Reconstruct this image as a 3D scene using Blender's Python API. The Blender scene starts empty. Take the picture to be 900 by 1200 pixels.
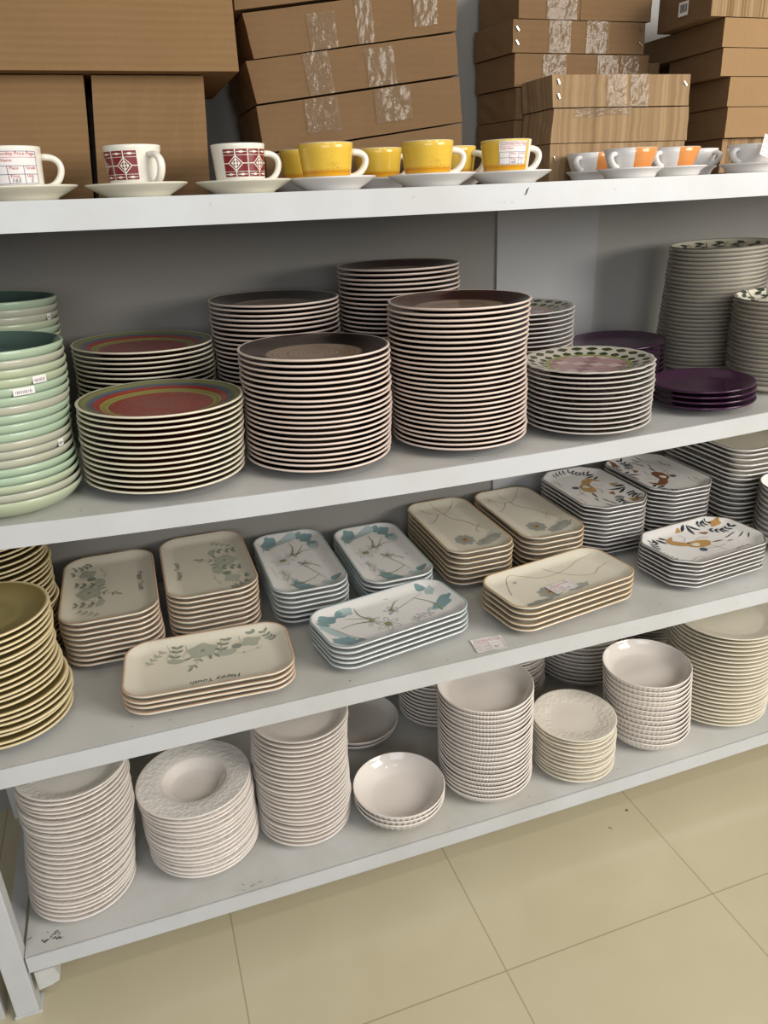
import bpy, bmesh, math, random
from mathutils import Vector, Matrix
random.seed(7)
PI = math.pi
COL = bpy.context.scene.collection
MD = bpy.data.materials

# ------------------------------------------------------------------ materials
def lin(h):
    h = h.lstrip('#'); out = []
    for i in (0, 2, 4):
        c = int(h[i:i+2], 16)/255
        out.append(c/12.92 if c <= .04045 else ((c+.055)/1.055)**2.4)
    return (*out, 1)

def mat(name, col, rough=.4, spec=.5, coat=0.0, metal=0.0):
    m = MD.new(name); m.use_nodes = True
    b = m.node_tree.nodes['Principled BSDF']
    b.inputs['Base Color'].default_value = lin(col)
    b.inputs['Roughness'].default_value = rough
    b.inputs['Specular IOR Level'].default_value = spec
    b.inputs['Coat Weight'].default_value = coat
    b.inputs['Metallic'].default_value = metal
    return m

class NT:
    def __init__(s, m):
        s.t = m.node_tree; s.b = s.t.nodes['Principled BSDF']
    def n(s, typ, **kw):
        n = s.t.nodes.new(typ)
        for k, v in kw.items(): setattr(n, k, v)
        return n
    def l(s, a, b): s.t.links.new(a, b)
    def math(s, op, a, b=None, c=None):
        n = s.n('ShaderNodeMath', operation=op)
        for i, v in enumerate((a, b, c)):
            if v is None: continue
            if isinstance(v, (int, float)): n.inputs[i].default_value = v
            else: s.l(v, n.inputs[i])
        return n.outputs[0]
    def obj(s):
        return s.n('ShaderNodeTexCoord').outputs['Object']
    def xyz(s, v):
        n = s.n('ShaderNodeSeparateXYZ'); s.l(v, n.inputs[0]); return n.outputs
    def noise(s, v, scale, detail=3, rough=.5):
        n = s.n('ShaderNodeTexNoise'); s.l(v, n.inputs['Vector'])
        n.inputs['Scale'].default_value = scale; n.inputs['Detail'].default_value = detail
        n.inputs['Roughness'].default_value = rough
        return n.outputs['Fac']
    def ramp(s, fac, stops, interp='LINEAR'):
        n = s.n('ShaderNodeValToRGB'); r = n.color_ramp; r.interpolation = interp
        while len(r.elements) < len(stops): r.elements.new(.5)
        for e, (p, c) in zip(r.elements, stops):
            e.position = p; e.color = lin(c) if isinstance(c, str) else (c, c, c, 1)
        s.l(fac, n.inputs[0]); return n.outputs[0]
    def mix(s, fac, a, b, mode='MIX'):
        n = s.n('ShaderNodeMix', data_type='RGBA', blend_type=mode)
        for i, v in ((0, fac), (6, a), (7, b)):
            if isinstance(v, (int, float)): n.inputs[i].default_value = v
            elif isinstance(v, str): n.inputs[i].default_value = lin(v)
            else: s.l(v, n.inputs[i])
        return n.outputs[2]
    def bump(s, h, strength=.3, dist=.001):
        n = s.n('ShaderNodeBump'); n.inputs['Strength'].default_value = strength
        n.inputs['Distance'].default_value = dist
        s.l(h, n.inputs['Height']); s.l(n.outputs[0], s.b.inputs['Normal'])
    def base(s, c): s.l(c, s.b.inputs['Base Color'])

def radius(g):
    x, y, z = g.xyz(g.obj())
    return g.math('SQRT', g.math('ADD', g.math('MULTIPLY', x, x), g.math('MULTIPLY', y, y)))

def vary(m, col, amt=.06):
    """slight lightness difference from one piece to the next"""
    g = NT(m); r = g.n('ShaderNodeObjectInfo').outputs['Random']
    a = lin(col)
    f = g.math('ADD', g.math('MULTIPLY', r, amt), 1-amt)
    n = g.n('ShaderNodeMix', data_type='RGBA', blend_type='MULTIPLY'); n.inputs[0].default_value = 1
    n.inputs[6].default_value = a
    c = g.n('ShaderNodeCombineColor')
    for i in range(3): g.l(f, c.inputs[i])
    g.l(c.outputs[0], n.inputs[7]); g.base(n.outputs[2])
    return m

M = {}
M['white'] = vary(mat('white_porcelain', '#E9E0D7', .10, .5), '#E9E0D7', .08)
M['cream'] = mat('cream_porcelain', '#E6DCC6', .2)
M['ivory'] = vary(mat('ivory_porcelain', '#E3DAC6', .2), '#E4DCC9', .05)
M['rimwhite'] = mat('bare_rim', '#E6D3C6', .35)
M['brown'] = mat('brown_glaze', '#34211C', .2)
M['under_brown'] = mat('brown_underside', '#3A2722', .35)
M['purple'] = mat('purple_glaze', '#3A1836', .16)
M['greyedge'] = mat('grey_rim', '#6E6862', .35)
M['peach'] = mat('peach_rim', '#C9A88C', .4)
M['peach_under'] = mat('rose_underside', '#8F6B58', .4)  # these four undersides are darkened to put shade into the plate gaps
M['teal_under'] = mat('blue_grey_underside', '#5A6769', .4)
M['ochre_under'] = mat('ochre_underside', '#80613C', .4)
M['grey_under'] = mat('grey_underside', '#6C6766', .4)
M['green_a'] = mat('pale_green_glaze', '#AABDA4', .15)
M['green_b'] = mat('celadon_glaze', '#B3BCA0', .15)
M['green_c'] = mat('grey_green_glaze', '#B4B4A2', .15)
M['green_in'] = mat('green_inside', '#4C6058', .15)
M['goldrim'] = mat('gold_rim', '#E6D3A8', .3)
M['goldunder'] = mat('olive_underside', '#463A20', .35)
M['saucer'] = mat('saucer_porcelain', '#E2DCC8', .15)
M['mugwhite'] = mat('mug_porcelain', '#EAE4D6', .14)
M['coolwhite'] = mat('cool_white_porcelain', '#E4E0DC', .15)
M['maroon'] = mat('maroon_print', '#7C1F1E', .3)
M['paper'] = mat('price_paper', '#E9E2DF', .6, .2)
M['redink'] = mat('red_ink', '#C2574F', .6, .2)
M['greyink'] = mat('grey_ink', '#6E6A78', .6, .2)
M['darkink'] = mat('dark_ink', '#4A463E', .5, .2)
M['sage'] = mat('sage_print', '#B3B5A4', .35)
M['sage_d'] = mat('dark_sage_print', '#8F9584', .35)
M['teal'] = mat('teal_wash', '#7F9A9D', .3)
M['teal_l'] = mat('pale_teal_wash', '#AFBFBE', .3)
M['olive'] = mat('olive_line', '#8C8A5E', .35)
M['greyline'] = mat('grey_line', '#7C7F78', .35)
M['greyprint'] = mat('grey_flower_print', '#A3A298', .35)
M['tanline'] = mat('tan_line', '#A98D6E', .35)
M['rust'] = mat('rust_print', '#9A6B45', .35)
M['ochre'] = mat('ochre_print', '#B98F52', .35)
M['brownprint'] = mat('brown_print', '#7A4B30', .35)
M['ink'] = mat('blue_black_leaf', '#28313A', .35)
M['slate'] = mat('slate_print', '#4B5563', .35)
M['leafgreen'] = mat('dark_green_leaf', '#3A4438', .3)
M['orange'] = mat('orange_glaze', '#DE9250', .18)
M['staple'] = mat('bright_staple', '#D8D6D0', .25, metal=1)
M['scuff'] = mat('dark_scuff', '#4A4C4B', .8, .1)
M['nearblack'] = mat('dark_barcode', '#3B3833', .7, .1)

# red glazed plate with painted rings
def rings(name, R, stops, rough=.2, wob=.012):
    m = mat(name, '#888888', rough); g = NT(m)
    r = g.math('DIVIDE', radius(g), R)
    nz = g.noise(g.obj(), 18, 3)
    r2 = g.math('ADD', r, g.math('MULTIPLY', g.math('SUBTRACT', nz, .5), wob*2))
    c = g.ramp(r2, stops, 'CONSTANT')
    w = g.math('SINE', g.math('MULTIPLY', r2, 95))
    c2 = g.mix(g.math('MULTIPLY', g.math('ADD', w, 1), .13), c, '#2A1512')
    g.base(c2); return m
M['redrings'] = rings('red_ringed_glaze', .1287, [(0, '#8F352C'), (.2, '#9A302A'), (.62, '#9B9148'), (.72, '#A53A2D'), (.80, '#5C6678'), (.86, '#8A8C5C'), (.985, '#CFC2A0')])
def two_tone(name, R, inner, ring, outer, w=.63):
    return rings(name, R, [(0, inner), (.34, ring), (.37, inner), (w, outer)], .2, .006)
M['brownface'] = two_tone('brown_rim_face', .126, '#957F6A', '#7A6654', '#190F0D')
M['redbrownface'] = two_tone('red_brown_rim_face', .1233, '#957F6A', '#6E5844', '#33100F')

def checker_mat():
    m = mat('checker_face', '#C0A8A0', .2); g = NT(m)
    x, y, z = g.xyz(g.obj()); r = g.math('DIVIDE', radius(g), .119)
    ck = g.n('ShaderNodeTexChecker'); g.l(g.obj(), ck.inputs['Vector']); ck.inputs['Scale'].default_value = 44
    nz = g.noise(g.obj(), 30)
    ck.inputs['Color1'].default_value = lin('#D9C0BC'); ck.inputs['Color2'].default_value = lin('#B89A9C')
    ck2 = g.n('ShaderNodeTexChecker'); g.l(g.obj(), ck2.inputs['Vector']); ck2.inputs['Scale'].default_value = 22
    ck2.inputs['Color1'].default_value = lin('#F2ECEC'); ck2.inputs['Color2'].default_value = lin('#A6605E')
    inner = g.mix(.55, ck.outputs[0], ck2.outputs[0], 'MULTIPLY')
    ang = g.math('ARCTAN2', y, x)
    pet = g.math('SINE', g.math('MULTIPLY', ang, 22))
    rad = g.math('SINE', g.math('MULTIPLY', r, 38))
    leaf = g.math('GREATER_THAN', g.math('ADD', pet, g.math('MULTIPLY', rad, 1.0)), .25)
    rim = g.mix(leaf, '#C6BFAF', '#39402F')
    green = g.mix(g.math('GREATER_THAN', r, .66), '#8C9450', rim)
    c = g.mix(g.math('GREATER_THAN', r, .60), inner, green)
    c = g.mix(g.math('GREATER_THAN', r, .985), c, '#D8CFC4')
    g.base(c); return m
M['checker'] = checker_mat()
def dashed(name, a, b, k):
    m = mat(name, a, .3); g = NT(m); x, y, z = g.xyz(g.obj())
    ang = g.math('ARCTAN2', y, x)
    f = g.noise(g.obj(), 60, 2)
    s = g.math('GREATER_THAN', g.math('ADD', g.math('SINE', g.math('MULTIPLY', ang, k)), g.math('MULTIPLY', f, 1.0)), .5)
    g.base(g.mix(s, a, b)); return m
M['checker_under'] = dashed('painted_underside', '#4A3C3A', '#7E726C', 44)
M['rimgrey'] = mat('grey_white_rim', '#CFC7C0', .3)

def gold_face():
    m = mat('olive_gold_face', '#A8935A', .3); g = NT(m)
    r = g.math('DIVIDE', radius(g), .105)
    nz = g.noise(g.obj(), 25)
    r2 = g.math('ADD', r, g.math('MULTIPLY', nz, .05))
    g.base(g.ramp(r2, [(0, '#A89C72'), (.45, '#968758'), (.6, '#9E905F'), (.95, '#857443'), (1, '#CDB888')])); return m
M['goldface'] = gold_face()

def embossed(name, col, R, r0=.62, k=1.0):
    m = mat(name, col, .2); g = NT(m)
    r = g.math('DIVIDE', radius(g), R)
    mask = g.math('GREATER_THAN', r, r0)
    v = g.n('ShaderNodeTexVoronoi'); v.inputs['Scale'].default_value = 120; g.l(g.obj(), v.inputs['Vector'])
    nz = g.noise(g.obj(), 90, 2)
    h = g.math('MULTIPLY', mask, g.math('ADD', v.outputs['Distance'], nz))
    g.bump(h, .9*k, .004)
    return m
M['emboss'] = embossed('embossed_porcelain', '#E9E3DB', .11, .62, .30)
M['emboss_s'] = embossed('embossed_cream_porcelain', '#E6DCCE', .0935, .58, .25)

# yellow cup glaze with brushed bands
def yellow():
    m = mat('yellow_brushed_glaze', '#DDB23A', .16); g = NT(m)
    x, y, z = g.xyz(g.obj())
    cmb = g.n('ShaderNodeCombineXYZ'); g.l(g.math('MULTIPLY', x, 8), cmb.inputs[0]); g.l(g.math('MULTIPLY', y, 8), cmb.inputs[1]); g.l(g.math('MULTIPLY', z, 500), cmb.inputs[2])
    st = g.noise(cmb.outputs[0], 1.0, 3)
    a = g.ramp(z, [(0, '#D9951C'), (.016, '#DFA428'), (.0195, '#C98516'), (.0215, '#DDB23A'), (.024, '#E2BE4A'), (.05, '#DFBB48'), (.0585, '#E3C566')])
    g.base(g.mix(g.math('MULTIPLY', st, .35), a, '#D39B22')); return m
M['yellow'] = yellow()

# cardboard
def cardboard(name, col, dark, horizontal=True, k=620, amt=.25, bands=0):
    m = mat(name, col, .85, .15); g = NT(m); x, y, z = g.xyz(g.obj())
    u = z if horizontal else g.math('ADD', x, y)
    nz = g.noise(g.obj(), 9, 4); nf = g.noise(g.obj(), 160, 2)
    w = g.math('SINE', g.math('ADD', g.math('MULTIPLY', u, k), g.math('MULTIPLY', nz, 5 if horizontal else 1.2)))
    f = g.math('ADD', g.math('MULTIPLY', g.math('ADD', w, 1), amt*.35), g.math('MULTIPLY', nz, .45))
    c = g.mix(f, col, dark)
    c = g.mix(g.math('MULTIPLY', nf, .25), c, dark)
    if bands:
        cmb = g.n('ShaderNodeCombineXYZ'); g.l(g.math('MULTIPLY', g.math('ADD', x, y), bands), cmb.inputs[0])
        bn = g.noise(cmb.outputs[0], 1, 3, .7)
        c = g.mix(g.ramp(bn, [(.35, 0.0), (.62, .75)]), c, '#B39672')
    g.base(c); g.bump(g.math('ADD', w, g.math('MULTIPLY', nz, 3)), .10, .0006)
    return m
M['box'] = cardboard('cardboard_ribbed', '#8F7150', '#725635')
M['box_dull'] = cardboard('cardboard_plain', '#83684A', '#654B32', True, 500, .1)
M['box_v'] = cardboard('cardboard_streaked', '#8C7153', '#6C543A', False, 700, .2, 45)
M['box_lit'] = cardboard('cardboard_lit', '#A58560', '#8A6B47', False, 900, .15)  # paler copy, window light on the box fronts put into the colour
M['box_end'] = cardboard('cardboard_corrugated_end', '#967650', '#5E4226', False, 900, 1.2, 60)
M['kraft_edge'] = mat('pale_cut_cardboard', '#C8A67A', .85, .1)

def tape():
    m = mat('clear_packing_tape', '#97826A', .14, .6); g = NT(m)
    g.b.inputs['Alpha'].default_value = .30
    v = g.n('ShaderNodeTexVoronoi', feature='DISTANCE_TO_EDGE'); v.inputs['Scale'].default_value = 38
    mp = g.n('ShaderNodeMapping'); mp.inputs['Scale'].default_value = (1, 1, .45); mp.inputs['Rotation'].default_value = (0, .5, 0)
    g.l(g.obj(), mp.inputs[0]); g.l(mp.outputs[0], v.inputs['Vector'])
    nz = g.noise(g.obj(), 55, 3)
    g.bump(g.math('ADD', v.outputs[0], nz), .8, .003)
    return m
M['tape'] = tape()

# painted steel of the rack
def paint(name, col, dirt, amt):
    m = mat(name, col, .35, .4); g = NT(m)
    nz = g.noise(g.obj(), 5, 5, .6); n2 = g.noise(g.obj(), 45, 4, .7)
    f = g.math('MULTIPLY', g.ramp(nz, [(.4, 0.0), (.75, 1.0)]), amt)
    c = g.mix(f, col, dirt)
    s = g.ramp(n2, [(.72, 0.0), (.78, 1.0)])
    g.base(g.mix(g.math('MULTIPLY', s, amt*.8), c, '#8C877C'))
    return m
M['steel'] = paint('white_painted_steel', '#C4C5C6', '#B0ADA6', .5)
M['board'] = paint('white_painted_board', '#C9C8C4', '#B0AB9D', .7)
M['grimy'] = paint('scuffed_white_steel', '#C9C9C6', '#8F8B82', .8)

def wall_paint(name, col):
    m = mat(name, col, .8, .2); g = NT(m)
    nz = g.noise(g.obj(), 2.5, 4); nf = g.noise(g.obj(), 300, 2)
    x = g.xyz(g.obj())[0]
    c = g.mix(g.math('GREATER_THAN', x, .85), '#938F89', col) if name.startswith('grey') else col  # wall is a darker grey left of the pillar
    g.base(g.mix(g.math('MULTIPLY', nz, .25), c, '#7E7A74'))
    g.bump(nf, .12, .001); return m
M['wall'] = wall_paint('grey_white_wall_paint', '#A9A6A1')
M['pillar'] = wall_paint('pale_pillar_paint', '#B4B3B3')

def floor_mat():
    m = mat('polished_cream_tile', '#C9BE9F', .17, .5); g = NT(m)
    x, y, z = g.xyz(g.obj()); d = .4764
    def line(c, off):
        f = g.math('FRACT', g.math('ADD', g.math('DIVIDE', g.math('SUBTRACT', c, off), d), 100.5))
        return g.math('LESS_THAN', g.math('ABSOLUTE', g.math('SUBTRACT', f, .5)), .0028)
    ln = g.math('MAXIMUM', line(x, .4848), line(y, -.2368))
    nz = g.noise(g.obj(), 3.2, 4, .55); n2 = g.noise(g.obj(), 11, 3)
    c = g.mix(nz, '#C3B797', '#D0C6A9')
    c = g.mix(g.math('MULTIPLY', n2, .25), c, '#B5A683')
    g.base(g.mix(g.math('MULTIPLY', ln, .65), c, '#8F8266')); return m
M['floor'] = floor_mat()

# ------------------------------------------------------------------ mesh helpers
def mesh(name, bm, mats, smooth=True):
    me = bpy.data.meshes.new(name)
    bm.normal_update(); bm.to_mesh(me); bm.free()
    for k in mats: me.materials.append(M[k] if isinstance(k, str) else k)
    if smooth: me.polygons.foreach_set('use_smooth', [True]*len(me.polygons))
    return me

def obj(name, data, parent=None):
    o = bpy.data.objects.new(name, data); COL.objects.link(o)
    if parent: o.parent = parent
    return o

def tag(o, label, cat, group=None):
    o['label'] = label; o['category'] = cat
    if group: o['group'] = group
    return o

def lathe(bm, prof, seg=72, wave=None, amod=None):
    """prof: list of (r, z, material of the band that starts here)"""
    loops = []
    for r, z, *_ in prof:
        if r < 1e-6: loops.append([bm.verts.new((0, 0, z))]); continue
        lp = []
        for i in range(seg):
            a = 2*PI*i/seg; rr = r
            if wave: rr = wave(r, z, a)
            lp.append(bm.verts.new((rr*math.cos(a), rr*math.sin(a), z)))
        loops.append(lp)
    for k in range(len(loops)-1):
        A, B = loops[k], loops[k+1]; mi = prof[k][2]
        for i in range(seg):
            j = (i+1) % seg
            mm = mi(2*PI*(i+.5)/seg) if callable(mi) else mi
            if len(A) == 1: f = bm.faces.new((A[0], B[j], B[i]))
            elif len(B) == 1: f = bm.faces.new((A[i], A[j], B[0]))
            else: f = bm.faces.new((A[i], A[j], B[j], B[i]))
            f.material_index = mm

def smooth_curve(pts, n=8):
    """Catmull-Rom through 2-D or 3-D points"""
    P = [Vector(p) for p in pts]
    if len(P) < 3:
        return [P[0].lerp(P[1], i/n) for i in range(n+1)]
    P = [2*P[0]-P[1]] + P + [2*P[-1]-P[-2]]; out = []
    for i in range(1, len(P)-2):
        for k in range(n):
            t = k/n
            out.append(.5*((2*P[i]) + (P[i+1]-P[i-1])*t + (2*P[i-1]-5*P[i]+4*P[i+1]-P[i+2])*t*t + (3*P[i]-P[i-1]-3*P[i+1]+P[i+2])*t**3))
    out.append(P[-2]); return out

def tube(bm, pts, rad, seg=10, mi=0, flat=1.0):
    pts = [Vector(p) for p in pts]; loops = []
    up = Vector((0, 1, 0))
    for i, p in enumerate(pts):
        t = (pts[min(i+1, len(pts)-1)]-pts[max(i-1, 0)]).normalized()
        s = t.cross(up).normalized(); u = s.cross(t)
        r = rad(i/(len(pts)-1)) if callable(rad) else rad
        loops.append([bm.verts.new(p + s*r*math.cos(2*PI*k/seg) + u*r*flat*math.sin(2*PI*k/seg)) for k in range(seg)])
    for A, B in zip(loops, loops[1:]):
        for k in range(seg):
            f = bm.faces.new((A[k], A[(k+1) % seg], B[(k+1) % seg], B[k])); f.material_index = mi
    for lp in (loops[0], loops[-1]):
        try: bm.faces.new(lp).material_index = mi
        except ValueError: pass

def box(bm, x0, x1, y0, y1, z0, z1, mi=0, bev=0):
    vs = [bm.verts.new((x, y, z)) for z in (z0, z1) for y in (y0, y1) for x in (x0, x1)]
    fs = [bm.faces.new([vs[i] for i in q]) for q in ((0, 2, 3, 1), (4, 5, 7, 6), (0, 1, 5, 4), (2, 6, 7, 3), (0, 4, 6, 2), (1, 3, 7, 5))]
    for f in fs: f.material_index = mi
    if bev:
        r = bmesh.ops.bevel(bm, geom=list({e for f in fs for e in f.edges}), offset=bev, segments=2, affect='EDGES', profile=.5)
        for f in r['faces']: f.material_index = mi
    return fs

# printed decoration: thin painted shapes that follow a surface
class Print:
    def __init__(s, bm, surf): s.bm, s.f = bm, surf
    def ribbon(s, pts, w, mi, e=.0004, n=8):
        c = smooth_curve(pts, n); L = []
        for i, p in enumerate(c):
            t = (c[min(i+1, len(c)-1)]-c[max(i-1, 0)]); t = t.normalized() if t.length > 1e-9 else Vector((1, 0))
            nn = Vector((-t.y, t.x)); u = i/(len(c)-1)
            ww = w(u) if callable(w) else w
            L.append([s.bm.verts.new(s.f(p.x+nn.x*ww*k/2, p.y+nn.y*ww*k/2, e)) for k in (-1, 0, 1)])
        for A, B in zip(L, L[1:]):
            for k in (0, 1):
                s.bm.faces.new((A[k], B[k], B[k+1], A[k+1])).material_index = mi
    def leaf(s, x0, y0, x1, y1, w, mi, e=.0004):
        s.ribbon([(x0, y0), (x1, y1)], lambda u: w*math.sin(PI*min(max(u, .02), .98))**.8, mi, e, 8)
    def blob(s, cx, cy, rx, ry, mi, rot=0, e=.0004, wob=0, k=5, seg=24, ph=0):
        c0 = s.bm.verts.new(s.f(cx, cy, e)); prev = None
        for ring in (.35, .7, 1.0):
            cur = []
            for i in range(seg):
                a = 2*PI*i/seg; q = ring*(1+wob*math.sin(k*a+ph))
                x, y = rx*q*math.cos(a), ry*q*math.sin(a)
                cur.append(s.bm.verts.new(s.f(cx+x*math.cos(rot)-y*math.sin(rot), cy+x*math.sin(rot)+y*math.cos(rot), e)))
            for i in range(seg):
                j = (i+1) % seg
                f = s.bm.faces.new((c0, cur[i], cur[j])) if prev is None else s.bm.faces.new((prev[i], cur[i], cur[j], prev[j]))
                f.material_index = mi
            prev = cur
    def rect(s, u0, v0, u1, v1, mi, e=.0004, nu=6, nv=3):
        g = [[s.bm.verts.new(s.f(u0+(u1-u0)*i/nu, v0+(v1-v0)*j/nv, e)) for i in range(nu+1)] for j in range(nv+1)]
        for j in range(nv):
            for i in range(nu):
                s.bm.faces.new((g[j][i], g[j][i+1], g[j+1][i+1], g[j+1][i])).material_index = mi
    def text(s, body, size, x, y, mi, rot=0, e=.0006, shear=0, align='LEFT'):
        cu = bpy.data.curves.new('lettering', 'FONT'); cu.body = body; cu.size = size; cu.shear = shear
        cu.align_x = align; cu.resolution_u = 2
        o = bpy.data.objects.new('lettering', cu); COL.objects.link(o)
        dg = bpy.context.evaluated_depsgraph_get(); ev = o.evaluated_get(dg); me = ev.to_mesh()
        c, sn = math.cos(rot), math.sin(rot)
        vs = [s.bm.verts.new(s.f(x+v.co.x*c-v.co.y*sn, y+v.co.x*sn+v.co.y*c, e)) for v in me.vertices]
        for p in me.polygons:
            try: s.bm.faces.new([vs[i] for i in p.vertices]).material_index = mi
            except ValueError: pass
        ev.to_mesh_clear(); bpy.data.objects.remove(o); bpy.data.curves.remove(cu)
    def flower(s, cx, cy, r, mi, petals=5, line=None, e=.0004, ph=0, core=None):
        for k in range(petals):
            a = 2*PI*k/petals+ph
            s.blob(cx+.55*r*math.cos(a), cy+.55*r*math.sin(a), .5*r, .42*r, mi, a, e, .08, 3, 14)
        if core is not None: s.blob(cx, cy, .22*r, .22*r, core, 0, e+.0002, .15, 5, 12)
    def petal_lines(s, cx, cy, r, mi, petals=6, ph=0, w=.0008, e=.0005):
        for k in range(petals):
            a = 2*PI*k/petals+ph; d = .42
            p = lambda rr, aa: (cx+rr*math.cos(aa), cy+rr*math.sin(aa))
            s.ribbon([p(.15*r, a), p(.65*r, a-d*.7), p(r, a), p(.65*r, a+d*.7), p(.15*r, a)], w, mi, e, 5)

# ------------------------------------------------------------------ rack geometry
Z = [.1263, .5437, .9363, 1.3706]
SAG = [.0115/1.1, .0037/1.1, .0319/1.1, .0070/1.1]
WALL_Y = .57
XL, XR = -.352, 2.0
def sag_x(x): return min(max(x, -.40), 1.45)
def top_z(s, x): return Z[s] + SAG[s]*(sag_x(x)-.55)**2
def slope(s, x): return 2*SAG[s]*(x-.55) if -.4 < x < 1.45 else 0

# ------------------------------------------------------------------ plates
def prof_plate(R, h, base, lip, rf, well, mu, me_, mt, tr=.003, deep=None):
    """flat-well plate: mu underside, me_ edge, mt top face"""
    zi = base
    wd = deep if deep is not None else zi
    rimz = h
    return [(0, .0022, mu), (rf-.006, .0022, mu), (rf-.004, 0, mu), (rf, 0, mu), (rf+.003, .0025, mu),
            (well+.004, zi*.72, mu), ((well+R)/2, (zi+h)/2-lip*.9, mu), (R-.004, h-lip-.0012, me_), (R-.0012, h-lip, me_), (R, h-lip*.55, me_), (R-.0005, h-lip*.12, me_),
            (R-.002, h, me_), (R-.0045, h-.0005, mt), ((well+R)/2, (zi+h)/2+.0008, mt), (well+.004, zi+.0016, mt), (well-.004, zi+.0002, mt), (well*.5, zi, mt), (0, zi, mt)]

def prof_coupe(R, h, base, lip, rf, mu, me_, mt, bulge=.55):
    """bowl with a curved wall"""
    out = [(0, .0025, mu), (rf-.005, .0025, mu), (rf-.004, 0, mu), (rf, 0, mu), (rf+.002, .002, mu)]
    n = 7
    for i in range(1, n+1):
        t = i/n; a = t*PI/2
        r = rf+.002+(R-rf-.002)*(math.sin(a)*bulge+t*(1-bulge)); z = .002+(h-lip-.002)*((1-math.cos(a))*bulge+t*(1-bulge))
        out.append((r, z, mu if i < n else me_))
    out += [(R+.0004, h-lip*.45, me_), (R-.0006, h-.0004, me_), (R-.0014, h, me_), (R-.0024, h-.001, mt)]
    w = min(lip*1.0+.001, .0045)
    for i in range(n-1, 0, -1):
        t = i/n; a = t*PI/2
        r = (rf+.004)+(R-.0024-rf-.004)*(math.sin(a)*bulge+t*(1-bulge)); z = base+(h-.001-base)*((1-math.cos(a))*bulge+t*(1-bulge))
        out.append((r, z, mt))
    out += [(rf+.003, base, mt), (rf*.5, base, mt), (0, base, mt)]
    return out

def round_mesh(name, prof, mats, seg=80, wave=None, deco=None, well_z=0):
    bm = bmesh.new(); lathe(bm, prof, seg, wave)
    if deco: deco(bm, prof)
    return mesh(name, bm, mats)

def surf_round(prof):
    """height of the upper face at (x, y) from the profile"""
    top = max(range(len(prof)), key=lambda i: prof[i][1])
    up = [(r, z) for r, z, *_ in prof[top:]]
    def f(x, y, e):
        r = math.hypot(x, y)
        for (r0, z0), (r1, z1) in zip(up, up[1:]):
            if r1 <= r <= r0:
                t = 0 if r0 == r1 else (r-r1)/(r0-r1)
                return (x, y, z1+(z0-z1)*t+e)
        return (x, y, up[0][1]+e)
    return f

ORD = ['', 'first', 'second', 'third', 'fourth', 'fifth', 'sixth', 'seventh', 'eighth', 'ninth', 'tenth', 'eleventh', 'twelfth', 'thirteenth', 'fourteenth', 'fifteenth', 'sixteenth', 'seventeenth', 'eighteenth']
def place_label(i, n):
    if i == n-1: return 'topmost of'
    if i == 0: return 'bottom one of'
    if i+1 <= n/2: return f'{ORD[i+1]} from bottom of'
    return f'{ORD[n-i]} from top of'

def stack(kind, cat, desc, where, shelf, base, top, n, p, me, me_top=None, group=None, jit=.0012, tilt=.004, irr=.05, rot=None, alt=None, topdesc=None, yaw=0, wob=()):
    """n pieces nested on one another, each one an object of its own"""
    rs = random.Random(where)
    x0, y0 = base; s = slope(shelf, x0); ax = -math.atan(s)
    zb = top_z(shelf, x0)+.0006
    nrm = Vector((-s, 0, 1)).normalized()
    out = []; ta = tb = 0; up = 0
    if 'rect' in kind or 'octa' in kind: tilt = .002
    if tilt < .0035: irr = .015
    for i in range(n):
        t = i/max(n-1, 1)
        jx, jy = (rs.uniform(-jit, jit), rs.uniform(-jit, jit)) if i else (0, 0)
        if wob:
            jx += wob[0]*math.sin(t*wob[1]+wob[2])
        pos = Vector((x0+(top[0]-x0)*t+jx, y0+(top[1]-y0)*t+jy, zb)) + nrm*up
        up += p*(1+rs.uniform(-irr, irr))
        m = me
        if alt: m = alt[rs.randrange(len(alt))]
        if i == n-1 and me_top: m = me_top
        o = obj(kind, m)
        if i: ta, tb = rs.uniform(-tilt, tilt)*.6, rs.uniform(-tilt, tilt)*.6
        yy = yaw + (rs.uniform(-.012, .012) if rot is None else rs.uniform(0, 2*PI))
        if i == n-1 and me_top: yy = yaw
        o.matrix_world = Matrix.Translation(pos) @ Matrix.Rotation(ax+ta, 4, 'Y') @ Matrix.Rotation(tb, 4, 'X') @ Matrix.Rotation(yy, 4, 'Z')
        d = topdesc if (topdesc and i == n-1) else desc
        tag(o, f'{d}, {place_label(i, n)} {where}', cat, group or f'{desc}s in {where}')
        out.append(o)
    return out

# ---- shelf 3 (second from the top): dinner plates
pB = prof_plate(.126, .021, .0076, .0031, .068, .080, 0, 1, 2)
mB = round_mesh('brown_plate', pB, ['under_brown', 'rimwhite', 'brownface'])
mB4 = round_mesh('red_brown_plate', prof_plate(.1235, .021, .0076, .0031, .066, .078, 0, 1, 2), ['under_brown', 'rimwhite', 'redbrownface'])
pR = prof_plate(.1285, .021, .0080, .0029, .072, .084, 0, 1, 2)
mR = round_mesh('red_plate', pR, ['under_brown', 'cream', 'redrings'])
pC = prof_plate(.119, .019, .0080, .0026, .064, .076, 0, 1, 2)
def scallop(r, z, a): return r*(1+(.010*math.cos(20*a) if r > .112 else 0))
mC = round_mesh('checker_plate', pC, ['checker_under', 'rimgrey', 'checker'])
mCt = round_mesh('checker_plate_top', pC, ['checker_under', 'rimgrey', 'checker'], 160, scallop)
pP = prof_plate(.1, .020, .0098, .0040, .050, .062, 0, 0, 0)
mP = round_mesh('purple_plate', pP, ['purple'])
mP2 = round_mesh('purple_plate_wide', prof_plate(.108, .020, .0098, .0040, .055, .067, 0, 0, 0), ['purple'])
T = 'stack'
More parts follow.
